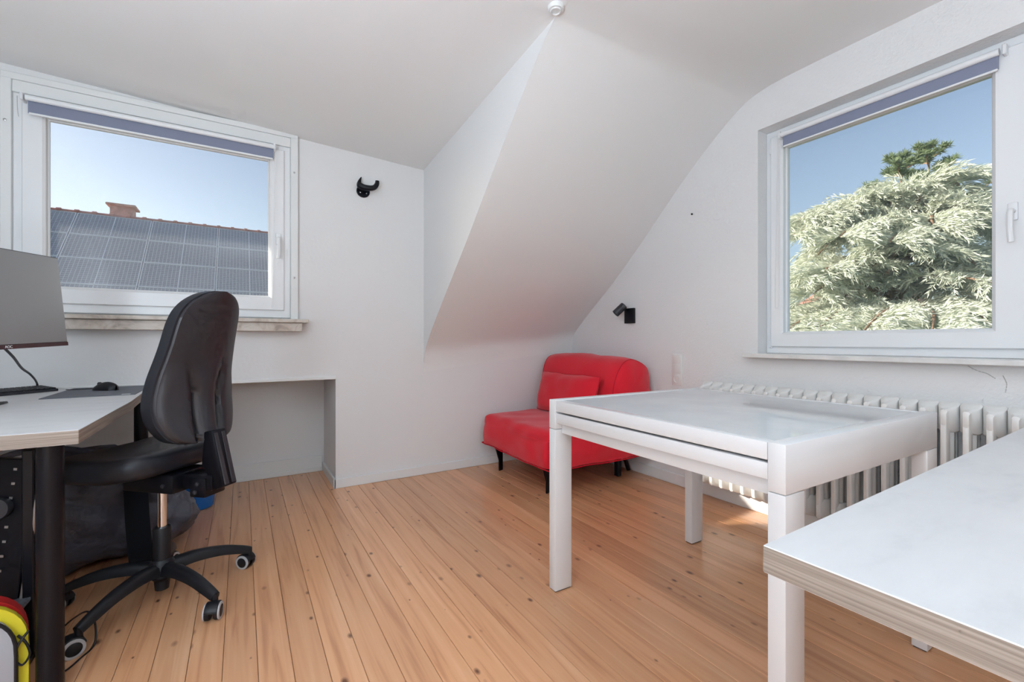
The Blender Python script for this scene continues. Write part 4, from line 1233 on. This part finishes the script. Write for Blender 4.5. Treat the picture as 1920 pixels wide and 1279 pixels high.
mb = MB(); mb.sweep([(x, 0.066, z) for x, z in arch(0.159, 0.283)], [(-0.012, -0.022), (0.012, -0.022), (0.012, 0.022), (-0.012, 0.022)], up=(0, 1, 0)); mb.build('red_band', M['redvinyl'], sb, smooth=True)
mb = MB(); mb.tube([(x, -0.010, z) for x, z in arch(0.147, 0.265)], 0.0045, 8); mb.build('piping', M['blackplastic'], sb, smooth=True)
mb = MB(); mb.tube(spline([(0.150, -0.004, 0.185), (0.165, -0.008, 0.16), (0.172, -0.006, 0.125), (0.158, -0.010, 0.105), (0.146, -0.008, 0.125), (0.150, -0.010, 0.16), (0.170, -0.006, 0.19)], 6), 0.003, 6); mb.build('cord_loop', M['blackplastic'], sb, smooth=True)
mb = MB(); mb.prism([(0.02, 0.0), (0.075, 0.0), (0.07, 0.07), (0.045, 0.12), (0.01, 0.13), (-0.04, 0.10)], 'y', -0.016, -0.011); mb.build('dark_patch', M['darkplastic'], sb)
mb = MB(); mb.prism([(-0.10, 0.0), (0.05, 0.0), (0.045, 0.05), (-0.02, 0.08), (-0.08, 0.05)], 'y', -0.020, -0.0155); mb.build('red_patch', M['redvinyl'], sb)

fc = MB(); fc.tube(spline([(-0.52, 2.05, 0.004), (-0.475, 2.02, 0.05), (-0.43, 1.965, 0.085), (-0.405, 1.93, 0.06), (-0.400, 1.90, 0.006), (-0.42, 1.84, 0.004), (-0.445, 1.79, 0.004), (-0.50, 1.76, 0.004)], 8), 0.0028, 6)
tag(fc.build('floor_cable', M['blackplastic'], smooth=True), 'thin black cable looping on the floor beside a chair caster', 'cable')

# ------------------------------------------------------------------ outside: neighbour's roof with solar panels
K = 1.46
nh = empty('neighbour_house', (-2.0, 17.52, -3.0))
tag(nh, 'neighbouring house roof covered in solar panels seen through the back window', 'house')
oh = Vector((-2.0, 17.52, -3.0))
sl = R_(44); RZ = 0.97 + (3.50-0.97)*K; RY = 12*K
up_ = Vector((0, math.cos(sl), math.sin(sl))); nrm = Vector((0, -math.sin(sl), math.cos(sl)))
ridge = Vector((0, RY, RZ))
def roofpt(x, s, h=0.0): return Vector((x, 0, 0)) + ridge - up_*s + nrm*h - oh
mb = MB()
x0, x1 = -12.0, 5.0
P = [roofpt(x0, 0), roofpt(x1, 0), roofpt(x1, 8.0), roofpt(x0, 8.0)]
Q = [Vector((p.x, 2*(RY-oh.y)-p.y, p.z)) for p in P]
for q4 in (P, Q): mb.bm.faces.new([mb.bm.verts.new(p) for p in q4])
mb.build('roof', M['roofunder'], nh, recalc=False)
bx('wall', x0+0.3-oh.x, x1-0.3-oh.x, RY-5.2-oh.y, RY+5.2-oh.y, -5.5-oh.z, RZ-5.6-oh.z, M['render'], nh)
tme = MB()
prof_t = [(0.13*math.cos(a), 0.10*math.sin(a)) for a in [PI*k_/8 for k_ in range(9)]]
tme.sweep([(-0.19, 0, 0), (0.12, 0, 0), (0.13, 0, 0.01), (0.21, 0, 0.012)], prof_t, [1.0, 1.0, 1.14, 1.14])
bmesh.ops.recalc_face_normals(tme.bm, faces=tme.bm.faces); tmesh = bpy.data.meshes.new('ridge_tile'); tme.bm.to_mesh(tmesh); tme.bm.free(); tmesh.materials.append(M['tile'])
x = -6.5
while x < 2.4:
    link('ridge_tile', tmesh, None, nh, roofpt(x, 0.0) + Vector((0, 0, -0.02))); x += 0.38
# top course of tiles showing above the panels
cme = MB(); cme.prism([(-0.13, -0.02), (-0.05, 0.035), (0.05, 0.035), (0.13, -0.02)], 'y', 0, 0.34)
bmesh.ops.recalc_face_normals(cme.bm, faces=cme.bm.faces); cmesh = bpy.data.meshes.new('roof_tile'); cme.bm.to_mesh(cmesh); cme.bm.free(); cmesh.materials.append(M['tile'])
x = -6.5
while x < 2.4:
    o = link('roof_tile', cmesh, None, nh, roofpt(x, 0.30, 0.0), (sl, 0, 0)); x += 0.27
# panels: aluminium frame, cell face, centre strip
PWd, PHt = 0.58*2*K, 0.742*K
fm = MB()
def mpp(a, b, d): return Vector((a, b, -d))
ring(fm, mpp, 0.008, PWd-0.008, 0.006, PHt-0.006, 0.024, -0.04, 0.0)
fm.box(PWd/2-0.010, PWd/2+0.010, 0.02, PHt-0.02, 0.030, 0.0375)
bmesh.ops.recalc_face_normals(fm.bm, faces=fm.bm.faces); fmesh = bpy.data.meshes.new('panel_frame'); fm.bm.to_mesh(fmesh); fm.bm.free(); fmesh.materials.append(M['pvframe'])
gm = MB(); gm.box(0.02, PWd-0.02, 0.02, PHt-0.02, 0.005, 0.034)
bmesh.ops.recalc_face_normals(gm.bm, faces=gm.bm.faces); gmesh = bpy.data.meshes.new('panel_cells'); gm.bm.to_mesh(gmesh); gm.bm.free(); gmesh.materials.append(M['pv'])
for r in range(5):
    for c in range(6):
        xx = -2.757*K + (c-2)*PWd
        pn = empty('solar_panel', roofpt(xx, 0.10 + PHt*(r+1), 0.05), 0, nh); pn.rotation_euler = (sl, 0, 0)
        link('cells', gmesh, None, pn); link('frame', fmesh, None, pn)
# chimney
chx = -2.19*K
chm = empty('chimney', Vector((chx, RY+0.9, RZ-0.9))-oh, 0, nh)
bx('stack', -0.27, 0.27, -0.27, 0.27, -0.2, 1.40, M['brick'], chm)
bx('cap', -0.36, 0.36, -0.36, 0.36, 1.40, 1.46, M['brick'], chm, bevel=0.01)
bx('flue', -0.12, 0.12, -0.12, 0.12, 1.46, 1.50, M['tile'], chm)

# ------------------------------------------------------------------ outside: trees
GZ = -5.5
m = MB(); m.box(-300, 300, -300, 300, GZ-0.2, GZ)
tag(m.build('ground', M['lawn']), kind='structure')

def foliage_object(name, verts, faces, mt, parent):
    me = bpy.data.meshes.new(name); me.from_pydata(verts, [], faces); me.update()
    o = link(name, me, mt, parent); tag(o, kind='stuff'); return o

def cedar_foliage(rng, limbs, twig_len, dens, needle):
    """limbs: list of polylines; flat drooping sprays of twigs grow from their sides, each twig set with needle tufts"""
    V, Fc = [], []
    def blade(p, d, w):
        s = d.cross(Vector((rng.uniform(-1, 1), rng.uniform(-1, 1), rng.uniform(0.2, 1))))
        if s.length < 1e-4: return
        s = s.normalized()*w
        i = len(V)
        V.extend([p - s*0.3, p + d*0.45 - s, p + d, p + d*0.45 + s]); Fc.append((i, i+1, i+2, i+3))
    for pl_, wgt in limbs:
        n_ = len(pl_)
        for i in range(n_):
            t = i/(n_-1)
            if t < 0.22: continue
            tan = (pl_[min(i+1, n_-1)] - pl_[max(i-1, 0)]).normalized()
            side = tan.cross(Vector((0, 0, 1)))
            if side.length < 1e-3: continue
            side.normalize()
            for _ in range(int(dens*wgt)):
                sg = rng.choice((-1, 1))
                d = (side*sg*rng.uniform(0.5, 1.1) + tan*rng.uniform(0.3, 1.0) + Vector((0, 0, rng.uniform(-0.15, 0.28)))).normalized()
                L_ = twig_len*rng.uniform(0.5, 1.2)*(1.15-0.5*t)
                p = pl_[i] + tan*rng.uniform(-0.1, 0.1)
                k_ = max(4, int(L_/0.055))
                for q in range(k_):
                    f = q/k_
                    dd = (d + Vector((0, 0, -0.95*f*f))).normalized()
                    p = p + dd*(L_/k_)
                    for _b in range(3):
                        nd = (dd*rng.uniform(0.8, 1.3) + Vector((rng.uniform(-0.6, 0.6), rng.uniform(-0.6, 0.6), rng.uniform(-0.35, 0.55)))).normalized()
                        blade(p, nd*needle*rng.uniform(0.7, 1.3), needle*0.075)
    return V, Fc

def limb_path(rng, start, az, length, rise, droop):
    pts = []
    n_ = 14
    for i in range(n_+1):
        t = i/n_
        r = length*t
        z = rise*math.sin(t*PI*0.55) - droop*t*t
        a = az + 0.25*math.sin(2.2*t+az*3)*t
        pts.append(start + Vector((math.cos(a)*r, math.sin(a)*r, z)))
    return pts
rng = random.Random(21)
ct = empty('cedar_tree', (14.3, 4.65, GZ))
tag(ct, 'large silvery green cedar tree filling the window above the radiator', 'tree')
oc_ = Vector((14.3, 4.65, GZ))
mb = MB(); mb.tube(spline([(0, 0, 0), (0.05, 0.1, 3), (-0.05, 0.2, 6.2), (0.2, 0.0, 8.4), (0.5, -0.3, 10.2)], 6), 0.36, 12, scales=[1.25-0.95*i/24 for i in range(25)])
mb.build('trunk', M['bark'], ct, smooth=True)
limbs = []
for i in range(34):
    f = i/33
    z = lerp(5.0, 9.0, f)
    az = i*2.39996 + rng.uniform(-0.3, 0.3)
    # facing the room the limbs show longest
    ln = lerp(5.0, 2.0, f)*rng.uniform(0.8, 1.15)
    limbs.append((limb_path(rng, Vector((0.05, 0.1, z)), az, ln, rng.uniform(0.3, 1.1), rng.uniform(0.6, 1.4)), 1.0))
# boughs that come close to the window, spread across the view
for (tx, ty, tz) in ((9.0, 4.5, 1.15), (9.3, 4.0, 1.2), (9.0, 3.2, 1.15), (9.6, 3.6, 1.25), (9.6, 2.6, 1.15), (10.6, 3.0, 1.2), (11.4, 2.3, 1.15), (9.6, 5.2, 1.2), (10.4, 4.5, 1.5), (9.86, 4.78, 2.29), (10.29, 4.28, 2.47), (10.83, 5.36, 3.41), (11.58, 5.61, 3.9), (12.01, 5.11, 3.9), (11.04, 4.29, 3.22), (13.12, 4.67, 4.2), (13.53, 4.18, 4.15), (14.45, 3.86, 4.3), (15.33, 3.32, 4.5), (14.12, 2.89, 3.78), (12.77, 3.24, 3.44), (11.49, 3.55, 3.01), (13.16, 2.77, 2.51), (13.15, 3.01, 1.92), (10.46, 4.65, 1.98)):
    zz = tz + 5.5 - 0.6 + rng.uniform(-0.2, 0.5)
    st = Vector((0.05, 0.1, zz)); en = Vector((tx, ty, tz)) - oc_
    pts = []
    for i in range(15):
        t = i/14; p = st.lerp(en, t); p.z += 0.9*math.sin(t*PI)*0.7; p += Vector((0.15*math.sin(5*t+tx), 0.25*math.sin(4*t+ty), 0)); pts.append(p)
    limbs.append((pts, 1.25))
for pl_, w_ in limbs:
    mb = MB(); mb.tube(pl_, 0.075, 7, scales=[1.15-0.95*i/(len(pl_)-1) for i in range(len(pl_))]); mb.build('limb', M['bark'], ct, smooth=True)
V_, F_ = cedar_foliage(rng, limbs, 1.05, 11, 0.15)
foliage_object('needles', V_, F_, M['cedar'], ct)

def pine(loc, h, label, seed):
    rg = random.Random(seed)
    t = empty('pine_tree', (loc[0], loc[1], GZ)); tag(t, label, 'tree', 'pines behind the cedar')
    mb = MB(); mb.tube([(0, 0, 0), (0.1, 0.05, h*0.5), (0, 0, h-0.3)], 0.16, 8, scales=[1.3, 0.8, 0.25]); mb.build('trunk', M['bark'], t, smooth=True)
    V, Fc = [], []
    for i in range(16):
        f = i/15
        z = h - 0.15 - 3.2*f
        az = i*2.4
        ln = 0.35+1.9*f*rg.uniform(0.7, 1.1)
        p0 = Vector((0, 0, z)); p1 = p0 + Vector((math.cos(az)*ln, math.sin(az)*ln, ln*0.55))
        mb = MB(); mb.tube([p0, p0.lerp(p1, 0.5)+Vector((0, 0, -0.06)), p1], 0.03, 6, scales=[1.2, 0.9, 0.4]); mb.build('branch', M['bark'], t, smooth=True)
        for q in range(9):
            c = p0.lerp(p1, 0.35+0.65*q/8) + Vector((rg.uniform(-.1, .1), rg.uniform(-.1, .1), rg.uniform(-.05, .1)))
            for _ in range(46):
                d = Vector((rg.uniform(-1, 1), rg.uniform(-1, 1), rg.uniform(-0.3, 1.2))).normalized()*rg.uniform(0.16, 0.32)
                s = d.cross(Vector((rg.uniform(-1, 1), rg.uniform(-1, 1), rg.uniform(-1, 1)))).normalized()*0.018
                k_ = len(V); V.extend([c-s, c+d*0.6-s, c+d, c+s]); Fc.append((k_, k_+1, k_+2, k_+3))
    foliage_object('needles', V, Fc, M['pine'], t)
    return t
pine((21.5, 6.8), 13.55, 'yellow-green pine top rising behind the cedar, left of the other pine', 3)
pine((25.9, 7.25), 15.1, 'tallest dark green pine top rising behind the cedar', 5)

# house standing behind the cedar
fh = empty('far_house', (34, 12.5, GZ), R_(-20))
tag(fh, 'pinkish house partly hidden behind the cedar tree', 'house')
bx('wall', -3.5, 3.5, -4, 4, 0, 7.6, M['render'], fh)
mb = MB(); mb.prism([(-4.4, 7.5), (4.4, 7.5), (0, 9.4)], 'x', -3.9, 3.9); mb.build('roof', M['roofunder'], fh)
for y in (-2.0, 1.0):
    w_ = bx('window', -3.55, -3.48, y-0.55, y+0.55, 5.6, 6.9, M['pvc'], fh); bx('pane', -3.58, -3.54, y-0.48, y+0.48, 5.68, 6.82, M['screen'], w_)
